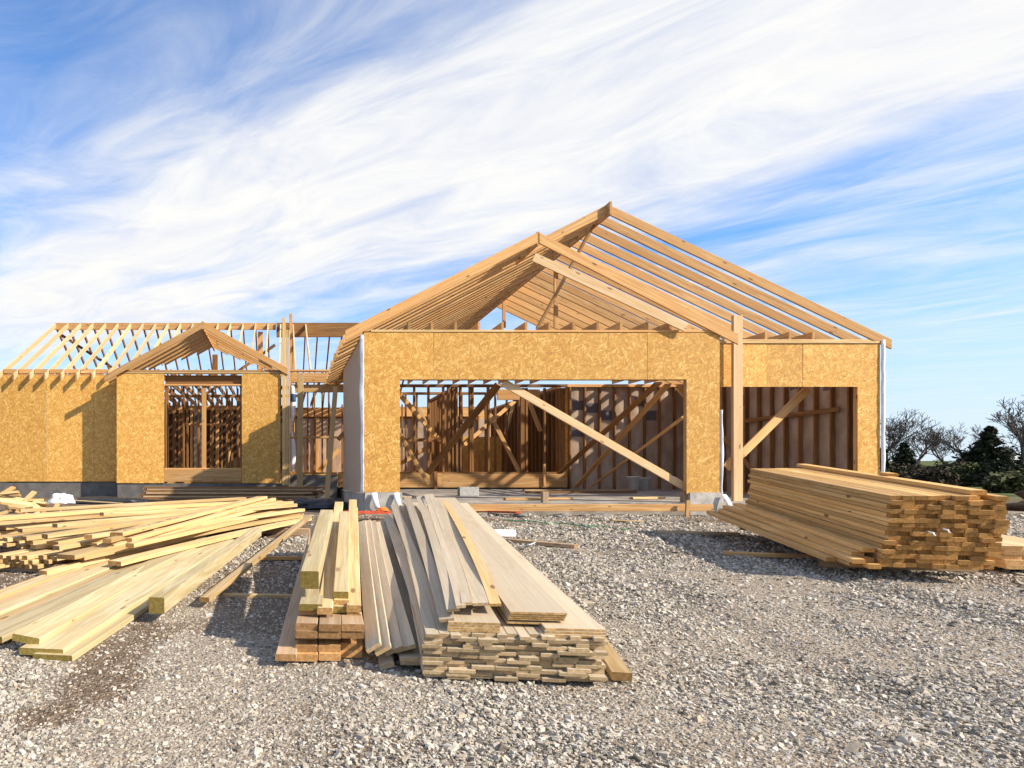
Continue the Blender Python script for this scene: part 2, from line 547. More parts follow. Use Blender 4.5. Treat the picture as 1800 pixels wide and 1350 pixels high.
def siding_wall_mat():
    m, t = new_mat('grooved_wall_siding')
    co = t.n('ShaderNodeTexCoord').outputs['Object']
    n = t.noise(t.mapping(co, (20, 8, 0.8)), 2.0, 4, 0.6).outputs[0]
    c = t.mix(t.smooth(n, 0.3, 0.7), (0.46, 0.345, 0.25, 1), (0.55, 0.42, 0.31, 1))
    finish(t, c, 0.65, bump(t, n, 0.15, 0.004))
    return m


def film_mat():
    m, t = new_mat('insulation_film')
    co, rnd = obj_coord(t, 13)
    d = t.noise(t.mapping(co, (2, 2, 1.2)), 1.4, 3, 0.6).outputs[0]
    wv = t.noise(t.mapping(t.mapping(co, rot=(0, R(38), 0)), (2.0, 2.0, 17.0)), 1.6, 3, 0.6, 0.6).outputs[0]
    h = t.math('ADD', t.math('MULTIPLY', wv, 0.8), t.math('MULTIPLY', d, 0.4))
    c = t.mix(t.smooth(d, 0.35, 0.7), (0.33, 0.24, 0.175, 1), (0.48, 0.375, 0.29, 1))
    pr = t.smooth(t.n('ShaderNodeTexVoronoi', feature='F1', distance='CHEBYCHEV', ins={'Vector': t.mapping(co, (0.5, 0.5, 0.75)), 'Scale': 1.0, 'Randomness': 0.6}).outputs['Distance'], 0.09, 0.11)
    c = t.mix(pr, (0.10, 0.09, 0.10, 1), c)
    finish(t, c, 0.38, bump(t, h, 0.5, 0.02), 0.45)
    return m


WALLSIDING = siding_wall_mat()
FILM = film_mat()


# ================================================================ ground
def fbm(x, y, s, o=3):
    v, a = 0.0, 1.0
    for i in range(o):
        v += a * mnoise.noise((x * s, y * s, 3.3 + i))
        s *= 2.1; a *= 0.5
    return v


def zbase(y):
    if y < -6: return -0.35
    if y < 11.5: return 0.043 * (y - 2.2)
    if y < 18: return 0.40 + 0.02 * (y - 11.5)
    if y < 45: return 0.53
    if y < 170: return 0.53 + 5.6 * ((y - 45) / 125.0) ** 1.3
    return 6.13 - min(3.0, (y - 170) * 0.01)


def zg(x, y):
    z = zbase(y)
    if -12 < x < 22 and -3 < y < 22:
        z += 0.022 * fbm(x, y, 0.55, 2) + 0.010 * fbm(x + 9, y, 1.9, 2)
        if y < 12:
            for c_ in (2.35, 4.05):      # shallow tyre ruts towards the garage
                d_ = x - (c_ + 0.22 * (y - 2) + .12 * math.sin(y * .8))
                z += -0.022 * math.exp(-(d_ / .14) ** 2) + 0.010 * math.exp(-((abs(d_) - .26) / .1) ** 2)
    return z


def smoothst(a, b, x):
    t = min(1, max(0, (x - a) / (b - a)))
    return t * t * (3 - 2 * t)


def dirt_at(x, y):
    """bare soil showing through the gravel"""
    n = fbm(x, y, 0.9, 3)
    n2 = fbm(x + 5, y - 8, 3.1, 2)
    def blob(cx, cy, rx, ry, k=0.6):
        d = math.hypot((x - cx) / rx, (y - cy) / ry) + k * n + .35 * n2
        return 1 - smoothst(0.6, 1.15, d)
    v = max(blob(-0.88, 3.55, 0.30, 0.85) * .85, blob(-0.98, 2.75, 0.16, 0.16), blob(0.15, 2.75, 0.22, 0.22) * 0.5,
            blob(-0.1, 5.2, 0.7, 1.6) * 0.55, blob(-2.6, 5.0, 1.9, 2.2), blob(0.6, 9.8, 1.8, 2.0), blob(-2.0, 12.5, 7.0, 3.2),
            blob(6.0, 7.4, 1.6, 2.4) * 0.5, blob(0.35, 2.45, 0.5, 0.3) * 0.45, blob(1.3, 2.35, 0.9, 0.25) * 0.4,
            blob(4.2, 3.1, 1.0, 0.5) * 0.35, blob(8.5, 10.6, 2.5, 0.9) * 0.7)
    v = max(v, 0.30 * smoothst(0.15, 0.75, fbm(x + 31, y - 4, 0.6, 3)))
    return v


def dust_at(x, y):
    """packed tan fines, strongest along the wheel tracks"""
    v = smoothst(0.0, 0.55, fbm(x - 13, y + 7, 0.75, 3) + .12)
    for c_ in (2.35, 4.05):
        d_ = x - (c_ + 0.22 * (y - 2) + .12 * math.sin(y * .8))
        v = max(v, .75 * math.exp(-(d_ / .2) ** 2) * (.6 + .6 * fbm(x, y, 1.3, 2)))
    return min(1, max(0, v))


def axis(dense, tail, growth):
    lo, hi, st = dense
    a = list(np.arange(lo, hi + 1e-6, st))
    s = st
    while a[-1] < tail[1]:
        s *= growth; a.append(a[-1] + s)
    s = st
    pre = []
    v = lo
    while v > tail[0]:
        s *= growth; v -= s; pre.append(v)
    return pre[::-1] + a


def build_ground():
    xs = axis((-6.0, 13.0, 0.10), (-900, 1200), 1.22)
    ys = axis((0.5, 13.0, 0.10), (-250, 1600), 1.22)
    nx, ny = len(xs), len(ys)
    vs, dirt, grass, dust = [], [], [], []
    for y in ys:
        for x in xs:
            vs.append((x, y, zg(x, y)))
            near = -6 < x < 14 and 0 < y < 16
            dirt.append(dirt_at(x, y) if near else 0.75)
            dust.append(dust_at(x, y) if near else 0.0)
            gx = smoothst(22, 32, y) if x < 14 else max(smoothst(14, 22, x), smoothst(22, 32, y))
            gx = max(gx, smoothst(-7, -14, x) if x < -7 else 0)
            grass.append(gx)
    fs = [[j * nx + i, j * nx + i + 1, (j + 1) * nx + i + 1, (j + 1) * nx + i] for j in range(ny - 1) for i in range(nx - 1)]
    me = mesh_from(vs, fs, True)
    for nm, arr in (('dirt', dirt), ('grass', grass), ('dust', dust)):
        at = me.attributes.new(nm, 'FLOAT', 'POINT')
        at.data.foreach_set('value', arr)
    m, t = new_mat('gravel_ground')
    co = t.n('ShaderNodeTexCoord').outputs['Object']
    dn = t.n('ShaderNodeAttribute', attribute_name='dirt').outputs['Fac']
    gn = t.n('ShaderNodeAttribute', attribute_name='grass').outputs['Fac']
    v1 = t.n('ShaderNodeTexVoronoi', feature='F1', ins={'Vector': co, 'Scale': 55.0})
    v2 = t.n('ShaderNodeTexVoronoi', feature='F1', ins={'Vector': co, 'Scale': 110.0})
    k1 = t.n('ShaderNodeSeparateColor', ins={0: v1.outputs['Color']}).outputs[0]
    big = t.noise(co, 0.8, 5, 0.6).outputs[0]
    fine = t.noise(co, 30, 5, 0.65).outputs[0]
    g = t.mix(k1, (0.10, 0.08, 0.062, 1), (0.40, 0.355, 0.30, 1))
    g = t.mix(t.math('MULTIPLY', t.smooth(v1.outputs['Distance'], 0.35, 0.75), 0.75), g, (0.06, 0.048, 0.037, 1))
    g = t.mix(t.math('MULTIPLY', t.smooth(big, 0.45, 0.7), 0.4), g, (0.30, 0.235, 0.165, 1))
    du = t.n('ShaderNodeAttribute', attribute_name='dust').outputs['Fac']
    tan = t.mix(t.smooth(fine, 0.3, 0.7), (0.25, 0.195, 0.14, 1), (0.43, 0.36, 0.28, 1))
    g = t.mix(t.math('MULTIPLY', du, 0.8), g, tan)
    soil = t.mix(t.smooth(fine, 0.3, 0.7), (0.10, 0.068, 0.044, 1), (0.25, 0.178, 0.118, 1))
    c = t.mix(t.smooth(t.math('ADD', dn, t.math('MULTIPLY', t.math('SUBTRACT', fine, 0.5), 0.5)), 0.25, 0.7), g, soil)
    gr = t.mix(t.smooth(t.noise(co, 0.6, 6, 0.7).outputs[0], 0.35, 0.65), (0.045, 0.055, 0.02, 1), (0.13, 0.15, 0.045, 1))
    c = t.mix(gn, c, gr)
    h = t.math('ADD', t.math('MULTIPLY', t.math('SUBTRACT', 1.0, v1.outputs['Distance']), 0.7), t.math('MULTIPLY', v2.outputs['Distance'], -0.3))
    finish(t, c, 0.92, bump(t, h, 0.8, 0.02), 0.12)
    me.materials.append(m)
    o = link('ground', me)
    tag(o, kind='structure')
    return o


build_ground()


def in_wedge(x, y):
    return -0.46 * y - 0.7 < x < 1.16 * y + 0.7


def build_gravel():
    rng = np.random.default_rng(5)
    # height and bare-soil maps on a 10 cm lattice, sampled bilinearly
    gx, gy = np.arange(-7, 16.01, .1), np.arange(1.5, 12.01, .1)
    DM = np.array([[dirt_at(x, y) for x in gx] for y in gy])
    QM = np.array([[dust_at(x, y) for x in gx] for y in gy])
    ZM = np.array([[zg(x, y) for x in gx] for y in gy])
    def samp(M, x, y):
        fx, fy = (x + 7) / .1, (y - 1.5) / .1
        ix, iy = np.clip(fx.astype(int), 0, len(gx) - 2), np.clip(fy.astype(int), 0, len(gy) - 2)
        u, v = fx - ix, fy - iy
        return (M[iy, ix] * (1 - u) + M[iy, ix + 1] * u) * (1 - v) + (M[iy + 1, ix] * (1 - u) + M[iy + 1, ix + 1] * u) * v
    XS, YS, RS = [], [], []
    bands = [(1.7, 3.0, 11800, 0.0049), (3.0, 4.6, 7200, 0.0056), (4.6, 7.0, 3000, 0.0072), (7.0, 11.35, 820, 0.0105)]
    for y0, y1, dens, r in bands:
        x0, x1 = -0.46 * y1 - 0.5, min(1.16 * y1 + 0.5, 13.5)
        n = int((x1 - x0) * (y1 - y0) * dens)
        X = rng.uniform(x0, x1, n); Y = rng.uniform(y0, y1, n)
        ok = (X > -0.46 * Y - 0.5) & (X < 1.16 * Y + 0.5)
        X, Y = X[ok], Y[ok]
        D = samp(DM, X, Y)
        ok = rng.uniform(0, 1, len(X)) > np.maximum(D * 0.88, samp(QM, X, Y) * .6)
        X, Y, D = X[ok], Y[ok], D[ok]
        XS.append(X); YS.append(Y)
        RS.append(r * np.minimum(rng.lognormal(0, 0.5, len(X)), 3.2) * np.where(D > .5, .75, 1.0))
    nb = 320      # a few larger stones
    Y = rng.uniform(1.9, 9.0, nb); X = rng.uniform(-0.45, 1.15, nb) * Y
    XS.append(X); YS.append(Y); RS.append(rng.uniform(0.010, 0.024, nb))
    X, Y, S_ = np.concatenate(XS), np.concatenate(YS), np.concatenate(RS)
    n = len(X)
    P_ = np.stack([X, Y, samp(ZM, X, Y) + S_ * (.3 - .4 * samp(QM, X, Y))], -1)
    base = np.array([(x, y, z) for z in (-1, 1) for y in (-1, 1) for x in (-1, 1)]) * .8
    faces = np.array([(0, 2, 3), (0, 3, 1), (4, 5, 7), (4, 7, 6), (0, 1, 5), (0, 5, 4), (2, 6, 7), (2, 7, 3), (0, 4, 6), (0, 6, 2), (1, 3, 7), (1, 7, 5)])
    nv = len(base)
    protos = []
    for k in range(32):      # broken chips
        b = base * rng.uniform(0.45, 1.25, (nv, 3))
        protos.append(b * np.array([rng.uniform(0.85, 1.5), rng.uniform(0.7, 1.05), rng.uniform(0.4, 0.8)]))
    protos = np.array(protos)
    pick = rng.integers(0, 32, n)
    ang = rng.uniform(0, 2 * math.pi, n); tilt = rng.normal(0, 0.45, n)
    V = protos[pick] * S_[:, None, None]
    ct, st_ = np.cos(tilt)[:, None], np.sin(tilt)[:, None]
    x, y, z = V[..., 0], V[..., 1], V[..., 2]
    x2, z2 = x * ct - z * st_, x * st_ + z * ct
    ca, sa = np.cos(ang)[:, None], np.sin(ang)[:, None]
    V = np.stack([x2 * ca - y * sa, x2 * sa + y * ca, z2], -1) + P_[:, None, :]
    FC = (faces[None] + (np.arange(n) * nv)[:, None, None]).reshape(-1, 3)
    me = bpy.data.meshes.new('gravel')
    me.vertices.add(n * nv); me.vertices.foreach_set('co', V.reshape(-1).astype(np.float32))
    me.loops.add(len(FC) * 3); me.loops.foreach_set('vertex_index', FC.reshape(-1).astype(np.int32))
    me.polygons.add(len(FC)); me.polygons.foreach_set('loop_start', (np.arange(len(FC)) * 3).astype(np.int32))
    me.update(calc_edges=True)
    me.shade_flat()
    at = me.attributes.new('tone', 'FLOAT', 'POINT')
    at.data.foreach_set('value', np.repeat(rng.uniform(0, 1, n), nv).astype(np.float32))
    m, t = new_mat('crushed_limestone')
    tn = t.n('ShaderNodeAttribute', attribute_name='tone').outputs['Fac']
    c = t.ramp(tn, [(0.0, (0.10, 0.083, 0.062)), (0.18, (0.28, 0.24, 0.19)), (0.45, (0.43, 0.385, 0.32)), (0.80, (0.55, 0.495, 0.42)), (0.90, (0.43, 0.335, 0.225)), (1.0, (0.68, 0.62, 0.54))])
    co = t.n('ShaderNodeTexCoord').outputs['Object']
    nn = t.noise(co, 120, 3, 0.6).outputs[0]
    c = t.mix(t.math('MULTIPLY', t.smooth(nn, 0.4, 0.7), 0.35), c, (0.36, 0.32, 0.27, 1))
    finish(t, c, 0.9, bump(t, nn, 0.2, 0.003), 0.15)
    me.materials.append(m)
    o = link('gravel', me)
    tag(o, kind='stuff', label='pale crushed limestone gravel strewn over the yard')
    return n


N_STONES = build_gravel()

# ================================================================ the house
YG, Y2, Y3, YB = 11.47, 12.26, 17.2, 16.6      # fronts: garage, side bay, left wing, bump-out
GX0, GX1, RX1 = 1.40, 7.53, 11.0
ZT, ZSH, ZSLAB = 3.58, 0.784, 0.60
house = thing('unfinished_house', (2, 12, 0.45), 'unfinished wood-framed house with strand-board walls and bare open rafters', 'house')
H = house
T = 0.012      # sheathing thickness


def stud(x, y, z0, z1, w=0.04, d=0.09, mats=DARKFIR, name='stud', parent=H):
    """upright post: w along X, d along Y"""
    return board(name, (x, y, z0), (x, y, z1), d, w, mats, parent, up=(1, 0, 0))


def beam_x(name, x0, x1, y, z, h, d=0.04, mats=FIR, parent=H):
    """timber along X, top at z"""
    return board(name, (x0, y, z), (x1, y, z), d, h, mats, parent, anchor='t')


def beam_y(name, x, y0, y1, z, h, d=0.04, mats=FIR, parent=H):
    return board(name, (x, y0, z), (x, y1, z), d, h, mats, parent, anchor='t')


# --- foundation and slabs
def zs(y): return ZSLAB + 0.14 * (y - YG) / 6.5


SLABM = flat('garage_slab_concrete', (0.30, 0.265, 0.225), 0.8, 2.2, 0.4, 0.25, 0.2)
sl = box('garage_slab', (GX0 + .15, YG + .02, 0.1), (RX1 - .15, 18.1, ZSLAB), SLABM, H)
for v in sl.data.vertices:
    if v.co.z > 0 and v.co.y > 0: v.co.z += 0.14
prism('stem_wall', [(GX0 + .02, 0.0), (GX0 + .66, 0.0), (GX0 + .66, ZSH - .004), (GX0 + .02, ZSH - .004)], YG + 0.0, YG + .22, CONC, H)
prism('stem_wall', [(GX1 - .52, 0.0), (GX1 + .05, 0.0), (GX1 + .05, ZSH - .006), (GX1 - .52, ZSH - .006)], YG - .02, YG + .22, CONC, H)
box('stem_wall', (GX0 + .012, YG + .225, 0.0), (GX0 + .2, 15.3, ZSH - .03), CONC, H)
box('stem_wall', (GX1 + .06, Y2 + .03, 0.0), (RX1 + .02, Y2 + .2, ZSLAB - .02), CONC, H)
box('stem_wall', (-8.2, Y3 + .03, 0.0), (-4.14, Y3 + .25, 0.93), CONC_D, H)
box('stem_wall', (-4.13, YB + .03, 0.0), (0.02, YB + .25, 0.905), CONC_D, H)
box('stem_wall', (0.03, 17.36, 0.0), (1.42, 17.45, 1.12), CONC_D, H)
box('stem_wall', (1.45, 18.12, 0.3), (7.8, 18.25, 0.80), CONC_D, H)
box('house_floor', (-7.2, 17.4, 0.9), (1.44, 25.1, 1.15), OSBM, H)
box('house_floor', (1.445, 18.03, 0.9), (7.7, 25.1, 1.15), OSBM, H)
beam_x('form_plank', 2.35, 7.25, YG - .25, 0.585, 0.12, 0.04, FIR)
board('stake', P(1207, 918, 11.1), P(1209, 879, 11.1), 0.06, 0.04, FIR, H)
for x in (4.55, 6.98):
    stud(x, YG + .1, 0.60, 0.79, 0.1, 0.1, GREYFIR, 'anchor_block')


# --- sheathing panels
def panel(poly, y, parent=H, mat=OSBM, name='sheathing_panel', t=T):
    return prism(name, poly, y, y + t, mat, parent)


g = 0.0025
zp = ZT - 0.045
xo0, xo1, zo = 2.02, 6.96, 2.725
panel([(GX0, ZSH), (xo0, ZSH), (xo0, zo), (2.60 - g, zo), (2.60 - g, zp), (GX0, zp)], YG)
panel([(2.60 + g, zo), (6.285 - g, zo), (6.285 - g, zp), (2.60 + g, zp)], YG + .002)
panel([(6.285 + g, zo), (xo1, zo), (xo1, ZSH - .03), (GX1, ZSH - .03), (GX1, zp), (6.285 + g, zp)], YG)
beam_x('top_plate', GX0 + .12, 4.0, YG + .045, ZT, 0.04, 0.11, PINE)
beam_x('top_plate', 4.002, GX1 - .02, YG + .045, ZT - .003, 0.04, 0.11, FIR)
beam_x('header', GX0 + .1, GX1 - .1, YG + .06, ZT - .045, 0.38, 0.09, FIR)
beam_x('header_sill', xo0, xo1, YG + .06, 2.76, 0.038, 0.09, DARKFIR)
for x in (GX0 + .04, GX0 + .35, xo0 - .025):
    stud(x, YG + .06, ZSH, 3.13, mats=FIR)
for x in (xo1 + .025, GX1 - .3, GX1 - .04):
    stud(x, YG + .06, ZSH, 3.13, mats=FIR)
# side bay
zp2 = ZT - 0.075
xb = 10.59
zo2 = 2.71
xs = [GX1 + .02, 8.92, 9.58, RX1]
panel([(xs[0], zo2), (xs[1] - g, zo2), (xs[1] - g, zp2), (xs[0], zp2)], Y2)
panel([(xs[1] + g, zo2), (xs[2] - g, zo2), (xs[2] - g - .004, zp2), (xs[1] + g, zp2)], Y2 + .002)
panel([(xs[2] + .006, zo2), (xb, zo2), (xb, 0.62), (RX1, 0.62), (RX1, zp2), (xs[2] + .002, zp2)], Y2)
beam_x('top_plate', GX1 + .02, RX1 - .03, Y2 + .045, ZT - .035, 0.038, 0.13, PINE)
beam_x('top_plate', GX1 + .02, RX1 - .03, Y2 + .05, ZT + .005, 0.038, 0.11, PINE)
beam_x('header', GX1 + .1, RX1 - .1, Y2 + .07, ZT - .075, 0.30, 0.09, FIR)
for x in (xb + .025, RX1 - .06):
    stud(x, Y2 + .06, 0.62, 3.2, mats=FIR)
# white wrap on the far corner
def wrap_edge(x0, x1, y, z0, z1, amp, seed):
    def fn(u, v):
        z = z0 + (z1 - z0) * v
        w = amp * (0.5 + 0.5 * mnoise.noise((seed, z * 1.7, 0)))
        return (x0 + (x1 - x0 + w) * u, y - 0.02 - 0.015 * mnoise.noise((seed + 4, z * 5, u * 2)) - 0.03 * math.sin(u * 3.1), z)
    return fn
grid_sheet('house_wrap', wrap_edge(RX1 + .002, RX1 + .05, Y2, 0.65, ZT - .01, .05, 1), 4, 26, WRAP, H, 0.004)
grid_sheet('house_wrap', wrap_edge(GX1 - .02 + .03, GX1 + .015, YG + .03, 0.55, 2.2, .10, 2), 4, 20, WRAP, H, 0.004)
grid_sheet('house_wrap', lambda u, v: (GX0 - .001 - (.03 + .055 * max(0.15, .5 + mnoise.noise((3, v * 4, 0)))) * u, YG - .004 + .03 * u + .01 * math.sin(v * 40), ZSH - .02 + (ZT - ZSH - .06) * v), 3, 30, WRAP, H, 0.003)
for x in (GX0 + .12, GX0 + .50):
    grid_sheet('wrap_flap', lambda u, v, x=x: (x + .10 * u + .06 * v * v, YG - .03 - .05 * math.sin(v * 3), ZSH - .01 - .28 * v), 2, 6, WRAP, H, 0.003)
grid_sheet('wrap_flap', lambda u, v: (GX1 - .02 + .09 * u + .1 * v, YG - .06 - .06 * math.sin(v * 3), ZSH - .04 - .30 * v), 2, 6, WRAP, H, 0.003)

# --- grooved siding on the garage's left side: boards with grooves between
yy = YG + .02
k = 0
while yy < 15.2:
    w = 0.2
    box('siding_panel', (GX0 - .012, yy, ZSH - .02), (GX0 + .0, min(yy + w - .018, 15.25), 3.50), WALLSIDING, H)
    yy += w; k += 1
box('siding_backing', (GX0 + .001, YG + .03, ZSH), (GX0 + .012, 15.25, 3.49), FELT, H)
for i in range(10):
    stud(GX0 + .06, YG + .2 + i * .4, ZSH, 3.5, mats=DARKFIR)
beam_y('top_plate', GX0 + .055, YG + .12, 18.0, ZT, 0.04, 0.11, FIR)

# --- garage roof
M1, M2 = 0.51, 0.476
TX, TZ = 1.10, 3.575          # left eave tail (top of rafter)
RXF, RXM = 4.39, 5.985        # ridges: front gable, main roof
def zl(x): return TZ + M1 * (x - TX)
ZRF, ZRM = zl(RXF), zl(RXM)
RD = 0.18


def rafter(p_low, p_high, d=RD, w=0.04, mats=FIR, parent=H, name='rafter'):
    a, b = Vector(p_low), Vector(p_high)
    j_ = (b - a).normalized() * random.uniform(-.03, .02)
    a = a + j_
    dy_ = random.uniform(-.008, .008)
    hz_ = Vector((-(b - a).y, (b - a).x, 0)).normalized() * dy_
    a = a + hz_
    th = math.atan2(b.z - a.z, Vector((b.x - a.x, b.y - a.y, 0)).length)
    return board(name, a, b, w, d * math.cos(th), mats, parent, anchor='t', skew=math.tan(th))


yr = YG - .02
i = 0
rs = []
while yr < 21.6:
    rs.append(yr); yr += 0.406
for i, y in enumerate(rs):
    jit = random.uniform(-.012, .012)
    if y < Y2 - .1:
        rafter((TX + jit, y, zl(TX)), (RXF - .02, y, zl(RXF - .02)))
        if i == 0:
            rafter((7.80, y, ZRF - M1 * (7.80 - RXF)), (RXF + .02, y, ZRF - M1 * .02))
    else:
        if y < 18.4:
            rafter((TX + jit - .04, y, zl(TX - .04)), (RXM - .02, y, zl(RXM - .02)))
        else:
            rafter((2.4 + (y - 18.4) * .9, y, zl(2.4 + (y - 18.4) * .9)), (RXM - .02, y, zl(RXM - .02)))
        xe = 11.18 if i < 30 else 11.1
        if y < 19.1:
            rafter((xe, y, ZRM - M2 * (xe - RXM)), (RXM + .02, y, ZRM - M2 * .02))
beam_y('ridge_board', RXF, YG - .03, Y2 + .25, ZRF + .01, 0.23)
beam_y('ridge_board', RXM, Y2 - .12, 21.6, ZRM + .01, 0.24)
# pale brace under the gable's right slope
board('brace', P(938, 452, 11.39), P(1206, 576, 11.39), 0.03, 0.15, PALEFIR, H, up=(0, 0, 1))
# ridge supports
board('ridge_post', P(977, 578, 15.2), P(977, 470, 15.2), 0.05, 0.09, FIR, H, up=(1, 0, 0))
board('ridge_brace', P(944, 578, 13.2), P(1056, 372, 12.7), 0.05, 0.09, FIR, H, up=(0, 1, 0))
board('ridge_post', P(886, 576, 18.3), P(886, 527, 18.3), 0.05, 0.09, FIR, H, up=(1, 0, 0))
# ceiling joists: their ends show above the front plates
for px in (720, 760, 801, 842, 883, 924, 965, 1007, 1049, 1090, 1135, 1176):
    x = (px - PX0) * (YG + .1) / F_PX - .02
    beam_y('ceiling_joist', x, YG + .02, 18.0, ZT + .142, 0.138, 0.04, FIR)
for px in (1343, 1385, 1426):
    x = (px - PX0) * (Y2 + .1) / F_PX - .02
    beam_y('ceiling_joist', x, Y2 + .02, 18.0, ZT + .145, 0.138, 0.04, FIR)

# --- garage interior: right wall, back wall with film over the insulation
def film_panel(x0, x1, y, z0, z1, seed, axis='x', parent=H):
    def fn(u, v):
        o = 0.016 * mnoise.noise((seed * 3.1 + u * 3, v * 6, 0)) + 0.018 * math.sin(u * math.pi)
        if axis == 'x': return (x0 + (x1 - x0) * u, y - o, z0 + (z1 - z0) * v)
        return (y - o, x0 + (x1 - x0) * u, z0 + (z1 - z0) * v)
    return grid_sheet('plastic_sheet', fn, 5, 16, FILM, parent)


y = Y2 + .12
k = 0
while y < 17.9:
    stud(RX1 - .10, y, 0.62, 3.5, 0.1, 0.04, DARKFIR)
    film_panel(y + .02, min(y + .386, 17.95), RX1 - .06, 0.64, 3.5, k, 'y')
    y += 0.406; k += 1
beam_y('top_plate', RX1 - .1, Y2 + .12, 18.0, ZT, 0.078, 0.11, DARKFIR)
beam_y('fire_block', RX1 - .14, 13.0, 15.6, 2.42, 0.09, 0.04, DARKFIR)
box('sheathing_panel', (RX1 - .012, Y2 + .02, 0.6), (RX1, 18.1, ZT - .02), OSBM, H)
x = 7.78
k = 50
while x < 10.85:
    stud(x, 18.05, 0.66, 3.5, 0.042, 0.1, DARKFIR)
    film_panel(x + .02, x + .386, 18.09, 0.66, 3.5, k)
    x += 0.406; k += 1
beam_x('top_plate', 7.7, 10.95, 18.05, ZT, 0.078, 0.11, FIR)
beam_x('sole_plate', 7.75, 10.9, 18.05, 0.655, 0.04, 0.1, DARKFIR)
box('sheathing_panel', (7.7, 18.14, 0.6), (RX1, 18.155, ZT - .02), OSBM, H)
# rim of the house floor facing the garage
beam_x('rim_joist', 1.5, 4.3, 18.0, 1.165, 0.38, 0.045, FIR)
beam_x('rim_joist', 4.305, 7.68, 18.0, 1.16, 0.375, 0.045, FIR)
stud(4.12, 17.94, 0.75, 1.22, 0.09, 0.05, DARKFIR, 'rim_block')
stud(7.05, 17.94, 0.85, 1.42, 0.06, 0.05, FIR, 'rim_block')
for z in (1.205,):
    beam_x('sole_plate', 1.5, 7.68, 18.05, z, 0.04, 0.1, DARKFIR)
# wall line above the rim: irregular studs of the partition
for px in (728, 753, 779):
    stud((px - PX0) * 18.05 / F_PX, 18.05, 1.2, 3.5, 0.055, 0.09, DARKFIR)
for px in (788, 795, 802, 809, 826, 830, 858):
    stud((px - PX0) * 18.1 / F_PX, 18.1, 1.2, 3.58, 0.05, 0.14, DARKFIR)
beam_x('top_plate', 1.5, 7.7, 18.05, 3.58, 0.075, 0.1, DARKFIR)
beam_x('partition_block', 3.2, 4.35, 18.05, 2.12, 0.09, 0.05, DARKFIR)
# partition running back (X = 7.5)
yy = 18.3
while yy < 24.3:
    stud(7.55, yy, 1.15, 3.5, 0.09, 0.04, DARKFIR)
    yy += 0.30
beam_y('top_plate', 7.55, 18.2, 24.4, 3.57, 0.075, 0.1, FIR)
box('partition_sheathing', (7.615, 18.2, 1.1), (7.63, 24.3, 3.5), DARKWALL, H)  # dark colour paints the shade seen between the studs
for px, w in ((918, .10), (925, .06), (957, .05), (988, .17)):
    stud((px - PX0) * 18.2 / F_PX, 18.2, 1.2, 3.5, w, 0.09, DARKFIR)
# partition at X=4.9
yy = 18.4
while yy < 21.5:
    stud(4.75, yy, 1.15, 3.5, 0.09, 0.04, DARKFIR); yy += 0.38
beam_y('top_plate', 4.75, 18.3, 21.6, 3.57, 0.075, 0.1, DARKFIR)
box('partition_sheathing', (5.6, 21.0, 1.15), (6.9, 21.02, 2.35), OSBM, H)

x = 2.9
while x < 7.3:
    stud(x + random.uniform(-.05, .05), 19.6, 1.15, 3.5, 0.045, 0.09, DARKFIR); x += 0.34
x = 1.6
while x < 5.6:
    stud(x + random.uniform(-.06, .06), 22.2, 1.15, 3.5, 0.045, 0.09, DARKFIR); x += 0.40
beam_x('top_plate', 2.8, 7.4, 19.6, 3.57, 0.07, 0.1, DARKFIR)
beam_x('wall_header', 6.1, 7.3, 18.9, 3.56, 0.30, 0.06, FIR)
for x_ in (1.75, 2.2, 2.6):
    stud(x_, 17.7, 0.75, 3.5, 0.045, 0.09, DARKFIR)
# --- back wall of the house with film
x = -1.2
k = 90
while x < 7.4:
    stud(x, 25.0, 1.15, 3.4, 0.045, 0.14, DARKFIR)
    film_panel(x + .025, x + .58, 25.06, 1.2, 3.3, k)
    x += 0.61; k += 1
beam_x('wall_header', -1.3, 7.5, 24.93, 3.62, 0.26, 0.05, FIR)
beam_x('top_plate', -1.3, 7.5, 25.0, 3.70, 0.075, 0.14, FIR)
box('sheathing_panel', (-8.0, 25.12, 0.9), (7.7, 25.14, 3.6), OSBM, H)

# --- diagonal braces inside the garage
def brace(a, b, w=0.09, t=0.04, mats=FIR, name='brace'):
    return board(name, P(*a), P(*b), w, t, mats, H, up=(0, 1, 0))
brace((884, 672, 11.62), (1204, 856, 11.62), 0.13, 0.04, PALEFIR)
brace((876, 676, 15.5), (752, 832, 17.6), 0.17, 0.04, DARKFIR)
brace((1157, 673, 12.6), (983, 832, 17.3), 0.14, 0.04, DARKFIR)
brace((1174, 676, 12.7), (1012, 856, 16.8), 0.12, 0.04, FIR)
brace((1203, 732, 12.0), (1038, 856, 17.0), 0.10, 0.04, FIR)
brace((1190, 678, 11.8), (1204, 695, 11.8), 0.09, 0.04, FIR)
brace((703, 694, 15.0), (781, 783, 18.5), 0.11, 0.04, FIR)
brace((703, 763, 15.0), (753, 851, 15.6), 0.09, 0.04, FIR)
brace((704, 815, 20.0), (752, 786, 20.0), 0.12, 0.04, FIR)
brace((737, 716, 22.0), (778, 820, 21.0), 0.12, 0.04, PINE)
brace((914, 697, 19.0), (816, 782, 18.3), 0.10, 0.04, FIR)
brace((859, 724, 19.0), (914, 832, 18.2), 0.11, 0.04, FIR)
brace((906, 697, 21.0), (888, 764, 20.0), 0.09, 0.04, FIR)
brace((928, 700, 20.0), (950, 758, 19.0), 0.12, 0.04, FIR)
brace((836, 770, 20.0), (844, 832, 20.0), 0.08, 0.04, FIR)
